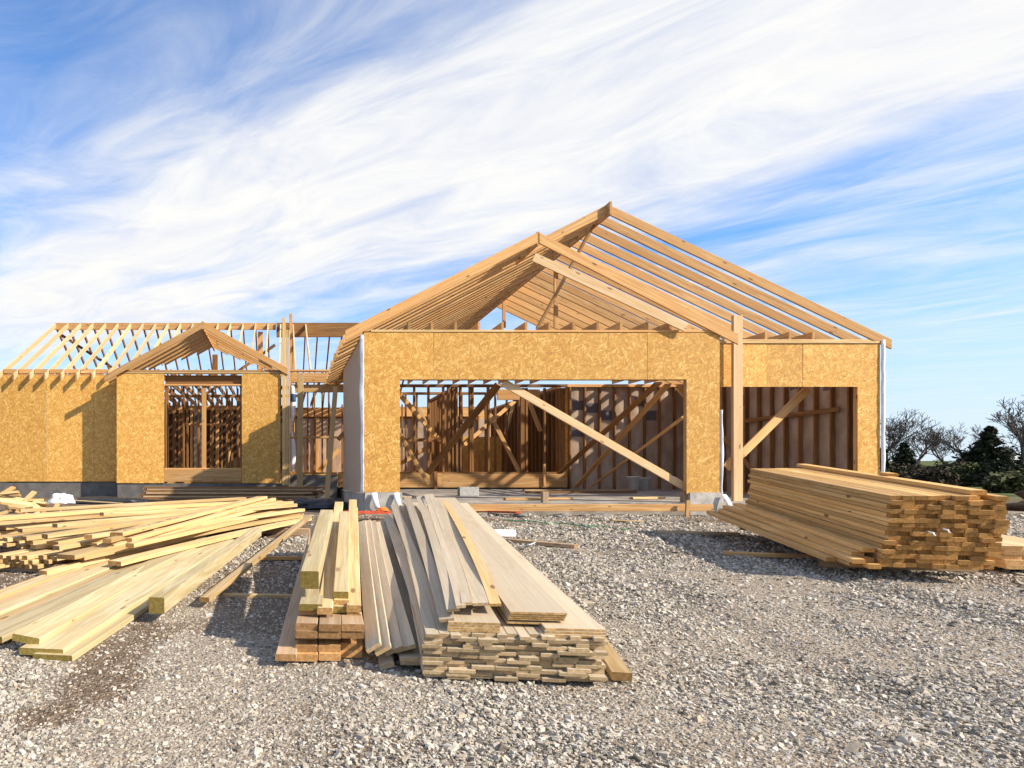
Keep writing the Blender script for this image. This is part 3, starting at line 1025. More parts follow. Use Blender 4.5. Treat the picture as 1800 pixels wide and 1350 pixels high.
# brace and tall post at the side bay
brace((1276, 822, 12.15), (1304, 796, 12.1), 0.16, 0.04, FIR)
brace((1304, 798, 12.45), (1420, 683, 12.9), 0.15, 0.04, FIR)
brace((1270, 768, 13.4), (1322, 826, 13.6), 0.08, 0.04, DARKFIR)
board('post', P(1295.5, 892, 12.1), P(1295.5, 555, 12.1), 0.07, 0.17, PALEFIR, H, up=(1, 0, 0))

# --- left wing
LX0 = -7.32
ZW = 3.72
x0 = LX0
for k in range(3):
    x1 = min(x0 + 1.22, -4.14)
    panel([(x0 + .003, .95), (x1 - .003, .95), (x1 - .003, ZW - .04), (x0 + .003, ZW - .04)], Y3 + .002 * (k % 2))
    x0 = x1
beam_x('top_plate', LX0, -3.9, Y3 + .06, ZW, 0.078, 0.11, FIR)
panel([(-4.14, .915), (-2.955, .915), (-2.955, 3.64), (-4.14, 3.64)], YB)
panel([(-1.02, .915), (-0.06, .915), (-0.06, 3.64), (-1.02, 3.64)], YB)
beam_x('top_plate', -4.13, 0.0, YB + .05, 3.69, 0.045, 0.12, PINE)
beam_x('top_plate', -4.06, -.02, YB + .05, 3.735, 0.04, 0.11, FIR)
# bump-out returns
box('sheathing_panel', (-4.14, YB + .015, .92), (-4.128, Y3 - .002, 3.64), OSBM, H)
# window of the bump-out
beam_x('window_header', -2.95, -1.03, YB + .16, 3.62, 0.24, 0.05, DARKFIR)
beam_x('window_head_plate', -2.95, -1.03, YB + .08, 3.385, 0.04, 0.12, FIR)
stud(-1.975, YB + .09, 1.25, 3.34, 0.11, 0.05, FIR, 'mullion')
stud(-2.0, YB + .16, 1.25, 3.34, 0.05, 0.05, FIR, 'mullion')
beam_x('window_sill_beam', -2.95, -1.03, YB + .03, 1.255, 0.31, 0.05, FIR)
beam_x('window_sill_plate', -2.95, -1.03, YB + .08, 1.29, 0.035, 0.12, FIR)
for x in (-2.93, -1.05):
    stud(x, YB + .1, 1.25, 3.34, 0.04, 0.1, DARKFIR)
# framing seen through the window
for px, w in ((301, .05), (308, .04), (315, .05), (331, .06), (362, .05), (374, .09), (390, .04), (402, .06), (408, .05), (420, .05)):
    stud((px - PX0) * 20.0 / F_PX, 20.0 + (px % 3) * .7, 1.15, 3.5, w * 1.1, 0.09, DARKFIR if px not in (374, 331) else FIR)
beam_x('partition_block', -3.55, -1.25, 18.6, 3.08 - .02, 0.11, 0.05, FIR)
beam_x('partition_block', -2.9, -1.6, 19.2, 2.62, 0.06, 0.05, FIR)
beam_x('top_plate', -4.2, 0.5, 20.0, 3.55, 0.08, 0.1, FIR)
brace((378, 712, 19.0), (393, 724, 19.0), 0.06, 0.04, PINE)
brace((404, 790, 19.0), (396, 826, 19.0), 0.08, 0.04, FIR)
for i in range(18):
    film_panel(-7.2 + i * .42, -6.8 + i * .42, 22.45, 1.15, 3.5, 210 + i) if i % 4 == 2 else box('partition_sheathing', (-7.2 + i * .42, 22.45, 1.15), (-6.785 + i * .42, 22.47, 3.5), DARKWALL, H)  # dark panels paint the room's shade, film on the rest
for i in range(26):
    beam_y('ceiling_joist', -7.2 + i * .33, 17.3, 25.0, 3.87, 0.14, 0.04, DARKFIR)
for i in range(9):
    stud(-3.4 + i * .36 + .03 * (i % 3), 18.3 + .05 * (i % 2), 1.15, 3.5, 0.05, 0.09, DARKFIR)
# interior partitions (dark rooms behind the left wing)
for i in range(12):
    stud(-7.2 + i * .42, 17.35, 0.95, 3.6, 0.04, 0.1, DARKFIR)

# left wing roof: ridge along X
YR, ZR = 21.3, 6.0
YE = Y3 - .20
MS = 0.535
def zfront(y): return ZR - MS * (YR - y)
def zback(y): return ZR - MS * (y - YR)
x = LX0 + .05
i = 0
while x < 4.4:
    if x < 0.95:
        y_low = YE
        if -3.0 < x < 0.9: y_low = YE
        # behind the little gable the main rafters start where the valley allows
        if -4.0 < x < 0.05:
            y_low = max(YE, YB + 3.4 - abs(x + 1.985) * 1.55)
        if x > 0.05:
            y_low = 16.9
        rafter((x, y_low, zfront(y_low)), (x, YR - .02, ZR - .01), 0.15, 0.04, PALEFIR)
    rafter((x, 25.45, zback(25.45)), (x, YR + .02, ZR - .01), 0.13, 0.04, DARKFIR)
    x += 0.40; i += 1
beam_x('ridge_board', LX0 + .03, -0.22, YR, ZR + .01, 0.22, 0.04, FIR)
beam_x('ridge_beam', -0.20, 2.7, YR - .05, ZR + .0, 0.45, 0.08, DARKFIR)
beam_x('ridge_board', 2.72, 5.9, YR, ZR + .01, 0.22, 0.04, FIR)
board('rafter_brace', (-7.2, 21.6, 5.7), (-4.2, 24.6, 3.8), 0.09, 0.04, DARKFIR, H, up=(0, 1, 0))
board('ridge_brace', (-2.8, 22.3, 3.7), (-0.25, 21.5, 5.35), 0.09, 0.05, FIR, H, up=(0, 1, 0))
stud(-0.72, 21.4, 3.7, 5.75, 0.16, 0.05, FIR, 'ridge_post')
stud(0.25, 20.5, 1.2, 6.1, 0.09, 0.09, FIR, 'ridge_post')
stud(0.34, 20.6, 1.2, 5.4, 0.05, 0.09, FIR, 'ridge_post')
stud(-1.95, 19.2, 3.72, 4.6, 0.15, 0.09, DARKFIR, 'ridge_post')
beam_x('ceiling_beam', -0.1, 1.9, 19.9, 3.80, 0.10, 0.14, DARKFIR)
# tail blocks between rafters (freeze boards)
for i in range(7):
    beam_x('rafter_block', LX0 + .09 + i * .4, LX0 + .43 + i * .4, Y3 + .05, 3.86, 0.11, 0.04, FIR)

# little gable over the bump-out
GXR = -1.985
GZR = 4.92
GM = 0.545
for k in range(8):
    y = YB - .08 + k * .385
    xl = -4.42 if y < Y3 + .2 else GXR - max(0.35, (GZR - zfront(y)) / GM) if zfront(y) < GZR - .1 else None
    if xl is None: continue
    rafter((xl, y, GZR - GM * (GXR - xl)), (GXR - .02, y, GZR - GM * .02), 0.17, 0.04, FIR)
    xr = 0.12 if y < Y3 + .2 else GXR + max(0.35, (GZR - zfront(y)) / GM)
    rafter((xr, y, GZR - GM * (xr - GXR)), (GXR + .02, y, GZR - GM * .02), 0.17, 0.04, FIR)
beam_y('ridge_board', GXR, YB - .1, 19.35, GZR + .01, 0.20, 0.04, FIR)

# entry between bump-out and garage
for i_ in range(6):
    stud(0.30 + i_ * .21, 19.2 + .3 * (i_ % 2), 1.15, 3.55, 0.045, 0.09, DARKFIR)
for x, zt, w, mt in ((0.03, 5.02, .085, PINE), (0.105, 4.72, .05, PINE), (0.16, 4.72, .04, PINE)):
    stud(x, YB - .02, 0.86, zt, w, 0.09, mt, 'corner_post')
grid_sheet('house_wrap', lambda u, v: (0.19 + (.04 + .10 * abs(math.sin(v * 5.2 + .5))) * u, YB + .1 - .05 * math.sin(u * 3), 1.2 + 2.15 * v), 4, 30, WRAP, H, 0.003)
grid_sheet('house_wrap_print', lambda u, v: (0.19 + (.05 + .09 * abs(math.sin((.78 + .15 * v) * 5.2 + .5))) * u, YB + .085 - .05 * math.sin(u * 3), 2.95 + 0.2 * v), 4, 6, WRAPBLUE, H, 0.003)
beam_x('porch_beam', 0.22, 1.85, 16.75, 3.68, 0.24, 0.09, FIR)
beam_x('porch_beam', 0.22, 1.85, 16.85, 3.40, 0.19, 0.09, FIR)
beam_x('porch_plate', 0.15, 1.85, 16.8, 3.765, 0.045, 0.14, FIR)
board('porch_post', P(526.5, 884, 15.6), P(528.5, 656, 15.6), 0.06, 0.14, PINE, H, up=(1, 0, 0))
beam_x('entry_rail', 0.15, 1.62, 15.9, 1.0 + 76 * 15.9 / F_PX, 0.05, 0.09, FIR)
brace((590, 680, 15.5), (574, 879, 14.2), 0.11, 0.04, PINE, 'leaning_prop')
brace((604, 762, 15.2), (595, 772, 15.0), 0.10, 0.05, FIR, 'siding_block')
brace((596, 790, 22.0), (560, 828, 22.0), 0.14, 0.05, FIR)
stud(1.30, 24.8, 1.2, 3.3, .12, .05, FIR)
beam_x('entry_rim', 0.2, 1.5, 18.4, 1.2, 0.35, 0.06, DARKFIR)

# ================================================================ timber piles
ORD = ['first', 'second', 'third', 'fourth', 'fifth', 'sixth', 'seventh', 'eighth', 'ninth', 'tenth', 'eleventh', 'twelfth', 'thirteenth', 'fourteenth',
       'fifteenth', 'sixteenth', 'seventeenth', 'eighteenth', 'nineteenth', 'twentieth']


def lumber(name, a, b, w, t, mats, label, group=None, cat='board', roll=0.0, anchor='t', bow=0.0):
    a, b = Vector(a), Vector(b)
    if bow:
        m = (a + b) / 2 + Vector((0, 0, bow))
        return bent_board(name, (a, m, b), w, t, mats, roll=roll, label=label, cat=cat, group=group, anchor=anchor)
    return board(name, a, b, w, t, mats, anchor=anchor, roll=roll, label=label, cat=cat, group=group)


# --- tall squared bundle at right
def bundle():
    nl = Vector((5.00, 5.48, 0.868)); fl = Vector((5.97, 8.55, 1.15))      # top left edge, near and far
    ex = (fl - nl).normalized()
    side = Vector((0, 0, 1)).cross(ex).normalized() * -1                     # to the right
    up = ex.cross(side).normalized() * -1
    if up.z < 0: up = -up
    L = 3.15
    rows, cols, bw, bt = 16, 9, 0.0845, 0.0365
    for r in range(rows):
        shift = random.uniform(-.008, .008) - 0.003 * r * (r > 9)
        for c in range(cols):
            if r == 0 and c == 7: continue
            st = random.choice((0, 0, 0, 0.012, -0.015, 0.03, -0.02, 0.045)) + random.uniform(-.006, .006)
            p = nl + side * (bw * (c + .5) * 1.004 + shift) - up * (bt * (r + .5) * 1.02) + ex * st
            lumber('two_by_four', p, p + ex * (L + random.uniform(-.02, .02)), bw - .002, bt - .001, BUNDLE,
                   f'golden two-by-four in the squared bundle, {ORD[c]} from left in the {ORD[r]} row down', 'boards of the squared bundle at right', anchor='c')
    # top loose board
    for k_, (cc, rr_) in enumerate(((3.2, 8.1), (4.3, 7.4))):
        q = nl + side * (bw * cc) - up * (bt * rr_) - ex * .06
        o_ = tube_obj('cord_end', [q + ex * .15, q, q - up * .010, q + side * .012 - up * .022], .006, PVC, None, 6)
        tag(o_, ('left' if not k_ else 'right') + ' white cord end sticking out of the squared bundle', 'cord')
    p = nl + side * (bw * 7.2) + up * .022 + ex * 0.06
    lumber('two_by_four', p, p + ex * 3.3 + side * .02, bw + .02, 0.038, BUNDLE, 'single long board lying on top of the squared bundle at right', anchor='c')
    p = nl + side * (bw * 7.9) + up * .05 + ex * 1.4
    lumber('lumber_offcut', p, p + side * .02 + ex * .2, 0.08, 0.04, BUNDLE, 'short pale offcut on the right edge of the squared bundle', anchor='c')
    # boards slid out along the left foot of the bundle
    low = nl - up * (bt * rows)
    for k, (dx, dz, ds, dl) in enumerate(((-.10, .115, .06, 0), (-.16, .075, .09, .06), (-.21, .036, -.05, .1), (-.29, -.005, .22, -.1), (-.12, .036, .02, .1), (-.2, -.004, .03, .2), (-.1, -.004, -.05, .2))):
        p = low + side * dx + up * (dz) + ex * ds
        q = p + ex * (3.12 + dl) - side * (0.02 + .03 * k)
        if k in (5, 6): pass
        lumber('two_by_four', p, q, 0.089, 0.038, BUNDLE, f'{ORD[k]} of the boards slid out along the left foot of the squared bundle', 'boards at the foot of the squared bundle', anchor='c')
    for s_, lab in ((0.5, 'timber bearer under the near end of the squared bundle'), (2.6, 'timber bearer under the far end of the squared bundle')):
        c0 = low + ex * s_ - up * .05
        c0 = Vector(c0); c0.z = max(zg(c0.x, c0.y) + .03, c0.z - .03)
        lumber('timber_bearer', c0 - side * .25, c0 + side * .85, 0.1, 0.09, GREYFIR, lab, anchor='c')


bundle()


# --- pile of primed siding boards in the middle
def siding_pile():
    n0 = Vector((0.66, 3.16, 0.0)); ex = Vector((0.135, 0.985, 0.088)).normalized()
    side = Vector((0.99, -.10, 0)).normalized()
    up = side.cross(ex).normalized()
    z0 = 0.06
    bt = 0.0165
    rows = 13
    L = 4.85
    for r in range(rows):
        x = random.uniform(-.015, .015)
        wmax = 0.82
        c = 0
        wide = (0.108, 0.108, 0.125, 0.108, 0.1, 0.108, 0.09, 0.085, 0.125, 0.095, 0.06, 0.095, 0.05)[r]
        while x < wmax - .02:
            w = wide * random.choice((1, 1, 1.0, 1.3 if r > 3 else 1))
            w = min(w, wmax + .02 - x)
            if w < .03: break
            st = random.choice((0, 0, 0.005, 0.012, -0.012, 0.025, -0.015, 0.03)) + random.uniform(-.005, .005)
            p = n0 + Vector((0, 0, z0)) + side * (x + w / 2) + up * (bt * (r + .5)) + ex * st
            lumber('siding_board', p, p + ex * L, w - .002, bt - .0012, SIDING,
                   f'primed tan siding board in the centre pile, {ORD[min(c,19)]} from left, {ORD[r]} layer up', 'siding boards stacked in the centre pile', anchor='c')
            x += w; c += 1
    top = n0 + Vector((0, 0, z0)) + up * (bt * rows)
    # wide sheets on top
    for k in range(3):
        p = top + side * (0.70 + .004 * k) + up * (.011 * k + .003) + ex * (.02 + .012 * k)
        bent_board('siding_sheet', (p, p + ex * 2.4 - up * .01, p + ex * 4.8 + side * .02), 0.27, 0.0095, LAYERED, label=f'wide tan siding sheet on the right of the centre pile, {ORD[2-k]} from its top', cat='siding sheet', group='wide sheets on the centre pile')
    for k in range(5):
        p = top + side * (0.545 + .003 * k) + up * (.0112 * k + .035 if k else .026) + ex * (.13 - .004 * k)
        bent_board('siding_sheet', (p, p + ex * 2.4 + up * .01, p + ex * 4.72 + side * .03 + up * .01), 0.262, 0.0098, LAYERED, label=f'wide tan siding sheet in the raised middle stack, {ORD[4-k]} from its top', cat='siding sheet', group='wide sheets on the centre pile')
    for k in range(4):
        p = top + side * (0.24 + .002 * k) + up * (.0112 * k + .012) + ex * (.03 + .004 * k)
        bent_board('siding_sheet', (p, p + ex * 2.4, p + ex * 4.7), 0.24, 0.0098, LAYERED, label=f'tan siding sheet under the bowed boards, {ORD[3-k]} from its top', cat='siding sheet', group='wide sheets on the centre pile')
    # bowed narrow boards fanned over the pile
    fan = [((871, 1061), (824, 953), (782, 881), PINE, .055, 'narrow yellow wooden strip lying on the centre pile'),
           ((845, 1060), (809, 961), (770, 880), SIDING, .075, 'bowed tan board just left of the yellow strip on the centre pile'),
           ((821, 1059), (791, 956), (757, 868), SIDING, .050, 'bowed tan board second left of the yellow strip on the centre pile'),
           ((810, 1064), (779, 957), (749, 869), SIDING, .045, 'bowed tan board third left of the yellow strip on the centre pile'),
           ((796, 1070), (764, 954), (736, 872), SIDING, .060, 'bowed tan board fourth left of the yellow strip on the centre pile'),
           ((785, 1088), (746, 962), (715, 873), SIDING, .070, 'stained bowed board fifth left of the yellow strip on the centre pile'),
           ((774, 1112), (726, 975), (692, 886), SIDING, .075, 'bowed tan board sixth left of the yellow strip on the centre pile'),
           ((762, 1128), (711, 985), (680, 904), SIDING, .085, 'bowed tan board furthest left of the fan on the centre pile')]
    for k, (a, m, b, mt, w, lab) in enumerate(fan):
        ya = 3.42 - .03 * k
        sc_ = .955 if k < 4 else .975
        bent_board('bowed_board', (P(*a, ya * sc_), P(*m, 5.05 * sc_), P(*b, 7.7 * sc_)), w, 0.014, mt, label=lab, cat='board', group='bowed boards fanned over the centre pile', roll=R(-4 - k), roll1=R(-6 - k * 2))
    for k, (x, y, ww) in enumerate(((806, 1078, .05), (819, 1082, .055), (836, 1070, .04), (853, 1083, .05))):
        p = P(x, y, 3.36)
        q = P(x - 33, 968, 5.2)
        bent_board('siding_board', (p, (p + q) / 2, q), ww, 0.014, SIDING, label=f'{ORD[k]} short board end peeking out beneath the bowed boards', cat='board', group='bowed boards fanned over the centre pile')
    # flat boards stepping down on the left of the pile
    for k, (a, b, w, lab) in enumerate((((722, 1157), (666, 925), .105, 'low flat tan board at the left foot of the siding pile'),
                                        ((757, 1158), (674, 915), .10, 'flat tan board beside the siding stack, second from its left foot'),
                                        ((768, 1138), (682, 908), .075, 'flat tan board against the siding stack, third from its left foot'))):
        ya = 3.28 - .02 * k
        pa, pb = P(*a, ya), P(*b, 7.4)
        bent_board('siding_board', (pa, (pa + pb) / 2 - Vector((0, 0, .03)), pb), w, 0.017, SIDING, label=lab, cat='board', group='flat boards at the foot of the siding pile')
        q = pa - Vector((0, 0, .018)); q2 = pb - Vector((0, 0, .018))
        bent_board('siding_board', (q, (q + q2) / 2 - Vector((0, 0, .03)), q2), w - .004, 0.017, SIDING, label='lower of two: ' + lab, cat='board', group='flat boards at the foot of the siding pile')
    # tilted boards leaning to the left
    for k, (a, b, w, rl, lab) in enumerate((((712, 1137), (659, 918), .105, -18, 'tan board tilted left, nearest the siding pile'),
                                            ((692, 1141), (652, 916), .095, -24, 'tan board tilted left, second from the siding pile'),
                                            ((672, 1141), (644, 915), .085, -30, 'tan board tilted left, third from the siding pile'),
                                            ((655, 1136), (635, 916), .08, -34, 'tan board tilted left, beside the square posts'))):
        ya = 3.33 - .02 * k
        pa, pb = P(*a, ya), P(*b, 6.6)
        bent_board('siding_board', (pa, (pa + pb) / 2 - Vector((0, 0, .02)), pb), w, 0.02, SIDING, roll=R(rl), roll1=R(rl * .6), label=lab, cat='board', group='tilted boards between the posts and the siding pile')
    pa, pb = P(678, 1166, 3.30), P(655, 940, 6.2)
    lumber('siding_board', pa, pb, 0.075, 0.03, SIDING, 'thick tan board end under the tilted boards', roll=R(-22))
    # yellow plank at the right foot
    pa, pb = P(1093, 1182, 3.12), P(1030, 1090, 4.1)
    lumber('two_by_four', pa, pb, 0.089, 0.04, PINE, 'yellow plank poking out at the right foot of the siding pile')
    for yv in (3.7, 5.5, 7.3):
        c0 = n0 + ex * (yv - 3.16)
        zt = z0 + ex.z * (yv - 3.16)
        lab = {3.7: 'near', 5.5: 'middle', 7.3: 'far'}[yv]
        board('timber_bearer', c0 + side * -.1 + Vector((0, 0, z0 - .004)), c0 + side * .85 + Vector((0, 0, z0 - .004)), 0.09, max(.03, zt - .088 * 0 - zg(c0.x, c0.y) + .03 - (c0.z - 0) * 0 if False else .06 + (yv - 3.7) * .05), GREYFIR, anchor='t',
              label=f'{lab} timber bearer under the siding pile', cat='board')


siding_pile()


# --- square posts and planks left of the siding
def post_pile():
    grp = 'posts and planks left of the siding'
    # low flat board on the far left
    a, b = P(502, 1150, 3.35), P(556, 925, 6.9)
    lumber('plank', a, b, 0.105, 0.036, GREYFIR, 'low flat pinkish plank on the gravel, leftmost of the posts pile', grp)
    def col(x, yt, Y, xf, yf, Yf, w, t, mt, lab, n='plank'):
        return lumber(n, P(x, yt, Y), P(xf, yf, Yf), w, t, mt, lab, grp)
    # stacked lower planks (three columns)
    for r in range(5):
        for c, (x, xf) in enumerate(((538.5, 575), (579.5, 592), (619.5, 608))):
            Y = 3.40 + (0.13 if r == 2 else 0.02 if r == 1 else 0) + random.uniform(-.01, .02) + (.05 if c == 2 and r < 3 else 0)
            zt = zg(.1, 3.4) + 0.015 + 0.0385 * (r + 1)
            xx = (x - PX0) * 3.42 / F_PX
            xff = (xf - PX0) * 6.0 / F_PX
            mt = GREYFIR if r >= 2 else FIR
            lumber('plank', (xx, Y, zt), (xff, Y + 3.4, zt + .24), 0.114, 0.0375, mt,
                   f'rough plank under the square posts, {ORD[c]} column from left, {ORD[r]} layer up', 'rough planks stacked under the square posts')
    # treated boards across the stack
    col(546, 1062, 3.52, 572, 935, 5.9, 0.125, 0.036, TREATED, 'greenish plank right under the square post')
    col(594, 1066, 3.58, 600, 938, 5.9, 0.16, 0.036, TREATED, 'greenish plank under the narrow boards, right of the square post')
    col(546, 1072, 3.55, 572, 945, 5.9, 0.12, 0.030, GREYFIR, 'dark plank second below the square post')
    col(599, 1040, 3.62, 606, 899, 5.6, 0.085, 0.040, TREATED, 'greenish board sunk between the two pale upright boards')
    col(600, 1055, 3.60, 606, 915, 5.6, 0.085, 0.034, PINE, 'board below the sunken greenish board in the posts pile')
    col(544, 1004, 3.62, 574, 896, 5.35, 0.100, 0.100, TREATED, 'square green-tinted post on top of the posts pile', 'square_post')
    col(571, 1068, 3.50, 596, 882, 6.6, 0.082, 0.038, PINE, 'long pale board beside the square post, far end raised')
    col(622, 1064, 3.55, 620, 878, 6.7, 0.078, 0.040, PINE, 'long pale board on the right edge of the posts pile')
    col(622, 1078, 3.56, 622, 892, 6.7, 0.078, 0.038, PINE, 'pale board beneath the right edge board of the posts pile')


post_pile()


# --- treated boards and beams spreading at left
def treated_group():
    grp = 'treated boards spread at the left'
    rows = [(1103, 3.92, (352, 943), 7.5, 'fifth'), (1086, 4.12, (345, 938), 7.6, 'sixth'), (1069, 4.34, (338, 934), 7.8, 'seventh'),
            (1055, 4.53, (330, 929), 8.0, 'eighth'), (1042, 4.72, (318, 927), 8.2, 'ninth')]
    a, b = P(72, 1140, 3.50), P(392, 948, 7.3)
    lumber('wide_plank', a, b, 0.25, 0.038, TREATED, 'wide greenish treated plank, nearest to the bare soil at left', grp)
    a2, b2 = P(92, 1151, 3.46), P(404, 957, 7.3)
    lumber('wide_plank', a2 - Vector((0, 0, .0)), b2, 0.22, 0.036, TREATED, 'lower greenish plank beneath the nearest wide treated plank', grp)
    a, b = P(46, 1118, 3.58), P(330, 962, 6.9)
    lumber('wide_plank', a, b, 0.155, 0.04, TREATED, 'greenish plank tilted on top of the wide treated plank', grp, roll=R(9))
    a, b = P(-20, 1118, 3.72), P(366, 945, 7.3)
    lumber('plank', a, b, 0.17, 0.038, TREATED, 'treated board just behind the wide treated plank', grp)
    for k, (y0, ya, pb, yb, o) in enumerate(rows):
        for q in range(2):
            a = P(0, y0, ya); b = P(*pb, yb)
            a = a + (a - b).normalized() * .7
            dz = Vector((0, 0, -.039 * q - .012 * (k % 2)))
            lumber('plank', a + dz, b + dz, 0.137 - .012 * q, 0.038, (TREATED, PINE, TREATED, PALEFIR, PINE)[(k + q) % 5],
                   f'yellow board {o} up from the nearest treated plank' + (', lower of the pair' if q else ''), grp)
    a, b = P(275, 1050, 4.2), P(452, 927, 7.9)
    lumber('square_post', a, b, 0.102, 0.105, TREATED, 'thick square timber beam lying between the plank heap and the gravel', None)
    a, b = P(359, 1050, 4.6), P(543, 906, 8.6)
    lumber('two_by_four', a, b, 0.072, 0.036, PINE, 'single slim board lying right of the thick square beam', None)
    # sleepers on the ground
    a, b = P(393, 1043, 5.0), P(517, 1045, 5.0)
    lumber('batten', a, b, 0.05, 0.03, PINE, 'short pale batten on the dark gravel left of the posts pile', None)
    a, b = P(452, 978, 6.6), P(548, 978, 6.6)
    lumber('batten', a, b, 0.05, 0.035, FIR, 'short brown batten on the ground further back left of the posts', None)


treated_group()


def fan_heap():
    grp = 'pale boards of the fanned heap at left'
    n = 0
    rnd = random.Random(12)
    for layer in range(6):
        cnt = (7, 7, 7, 6, 5, 4)[layer]
        for j in range(cnt):
            t = (j + rnd.uniform(-.2, .2)) / 6.0 + layer * 0.05
            t = max(0, min(1.05, t))
            far = Vector((0.32 - .62 * t + rnd.uniform(-.12, .1), 9.35 + .55 * t + rnd.uniform(-.1, .1), 0))
            ang = R(27 + 38 * t + rnd.uniform(-2.5, 2.5))
            L = 4.88 if rnd.random() < .7 else rnd.uniform(3.6, 4.9)
            if t < .45: L = min(L, 4.15)
            if layer >= 3 and rnd.random() < .5: L *= rnd.uniform(.7, .95)
            near = far - Vector((math.sin(ang), math.cos(ang), 0)) * L
            zf = zg(far.x, far.y) + .10 + .042 * layer + .02 * rnd.random()
            zn = zg(near.x, near.y) + .10 + .044 * layer + .02 * rnd.random()
            far.z, near.z = zf + .05, zn + .05
            w = rnd.choice((.089, .089, .089, .14))
            lumber('two_by_four', near, far, w, 0.038, PINE, f'pale board in the fanned heap at left, layer {layer + 1}, {ORD[j]} from its right edge' if False else
                   f'pale board of the fanned heap, {ORD[j]} from right, {ORD[layer]} layer up', grp, roll=R(rnd.uniform(-3, 3)), bow=rnd.uniform(-.03, .04))
            n += 1
    for layer in range(3):
        for c in range(8):
            n_ = P(76 - 14.2 * c + 5 * layer, 1004, 5.9 + rnd.uniform(-.05, .08))
            n_.z = zg(n_.x, n_.y) + .045 + .0385 * (layer + 1)
            f_ = n_ + Vector((2.12, 3.72, .20))
            lumber('two_by_three', n_, f_, .067, .037, PINE, f'slim board in the front stack of the fanned heap, {ORD[c]} from right, {ORD[layer]} layer up', 'front stack of the fanned heap')
    for c, (px_, py_, yy_) in enumerate(((8, 955, 6.5), (30, 951, 6.55), (47, 956, 6.4), (86, 956, 6.3), (97, 953, 6.35), (165, 955, 6.1), (190, 945, 6.3), (226, 946, 6.2), (115, 962, 6.1), (195, 957, 6.05))):
        n_ = P(px_, py_, yy_); f_ = P(418 + 9 * c, 884 - (c % 4) * 3, 9.6)
        lumber('two_by_three', n_, f_, .072, .04, PINE, f'slim board in the middle tier of the fanned heap, {ORD[c]} counted from left', 'middle tier of the fanned heap')
    # explicit ones with clear ends
    ex = [((92, 952), 6.2, (470, 880), 9.6, .16, 'long board with an exposed near end across the middle of the fanned heap'),
          ((228, 955), 5.9, (500, 896), 9.4, .089, 'pale board whose cut end shows mid-heap in the fanned heap'),
          ((115, 975), 5.6, (480, 895), 9.3, .20, 'wide pale board near the front of the fanned heap'),
          ((75, 1003), 5.35, (505, 900), 9.6, .089, 'lowest front board of the fanned heap'),
          ((0, 925), 7.2, (300, 888), 9.2, .24, 'wide plank slanting off the left of the fanned heap'),
          ((205, 936), 6.3, (462, 872), 9.4, .14, 'brightest board on the ridge of the fanned heap'),
          ((35, 895), 8.4, (430, 874), 9.8, .14, 'long board along the rear edge of the fanned heap'),
          ((60, 940), 6.6, (440, 880), 9.5, .14, 'long pale board beside the ridge of the fanned heap')]
    for (a, ya, b, yb, w, lab) in ex:
        ob = lumber('plank', P(*a, ya), P(*b, yb), w, 0.04, PINE, lab, grp)
        if lab.startswith('brightest'):
            # blurred ink stamp printed on the face: a few strokes
            vs, fs = [], []
            def stroke(x0, y0, x1, y1, t_=.006):
                d = Vector((x1 - x0, y1 - y0)); nn_ = Vector((-d.y, d.x)).normalized() * t_
                i = len(vs)
                for (xx, yy_) in ((x0 + nn_.x, y0 + nn_.y), (x0 - nn_.x, y0 - nn_.y), (x1 - nn_.x, y1 - nn_.y), (x1 + nn_.x, y1 + nn_.y)):
                    vs.append((xx, yy_, .0205))
                fs.append([i, i + 1, i + 2, i + 3])
            for (x0, y0, x1, y1, t_) in ((.12, .0, .15, .01, .010), (.18, .03, .26, .03, .006), (.26, .03, .28, -.02, .006), (.42, .02, .44, -.02, .006), (.52, 0, .55, 0, .010),
                                         (.66, .03, .69, -.03, .008), (.72, .03, .74, -.03, .008), (.76, .03, .79, -.03, .006), (.90, .03, .91, -.03, .008), (.91, .03, .98, .02, .006), (.98, .02, .95, -.01, .006),
                                         (1.0, .0, 1.06, -.03, .008), (1.08, .02, 1.11, -.03, .006), (1.34, .03, 1.46, -.03, .006)):
                stroke(x0, y0, x1, y1, t_)
            me_ = mesh_from(vs, fs); me_.materials.append(INK)
            st_ = bpy.data.objects.new('ink_stamp', me_); COL.objects.link(st_); st_.parent = ob
    # short blocks
    for k, (a, ya, b, yb, lab) in enumerate((((155, 940), 6.0, (200, 934), 6.5, 'short offcut resting on the fanned heap, left of the stamped board'),
                                             ((188, 947), 5.95, (215, 940), 6.4, 'small offcut at the near tip of the stamped board'))):
        lumber('lumber_offcut', P(*a, ya), P(*b, yb), .08, .04, PINE, lab)
    for yb_, lab in ((6.0, 'near bearer under the fanned heap'), (8.9, 'far bearer under the fanned heap')):
        x0, x1 = ((-3.0, -1.2), (-1.6, 0.35))[yb_ > 7]
        z = zg((x0 + x1) / 2, yb_) + .07
        lumber('timber_bearer', (x0, yb_ + .2, z), (x1, yb_ - .2, z), .09, .09, GREYFIR, lab)


fan_heap()


# long boards lying below the bump-out
def wall_pile():
    rnd = random.Random(3)
    for r in range(7):
        for c in range(3):
            x0 = -3.35 + rnd.uniform(-.12, .12) + .03 * r - .02
            x1 = x0 + 4.0 + rnd.uniform(-.15, .2)
            y = 15.6 + c * .15 - .0 * r + rnd.uniform(-.01, .01)
            z = zg(-1, 15.6) + .05 + .041 * (r + 1)
            lumber('two_by_six', (x0, y, z), (x1, y, z + rnd.uniform(-.005, .005)), .135, .038, GREYFIR if r % 2 else DARKFIR,
                   f'brown board in the long stack below the window, {ORD[c]} from front, {ORD[r]} layer up', 'boards of the long stack below the window')


wall_pile()


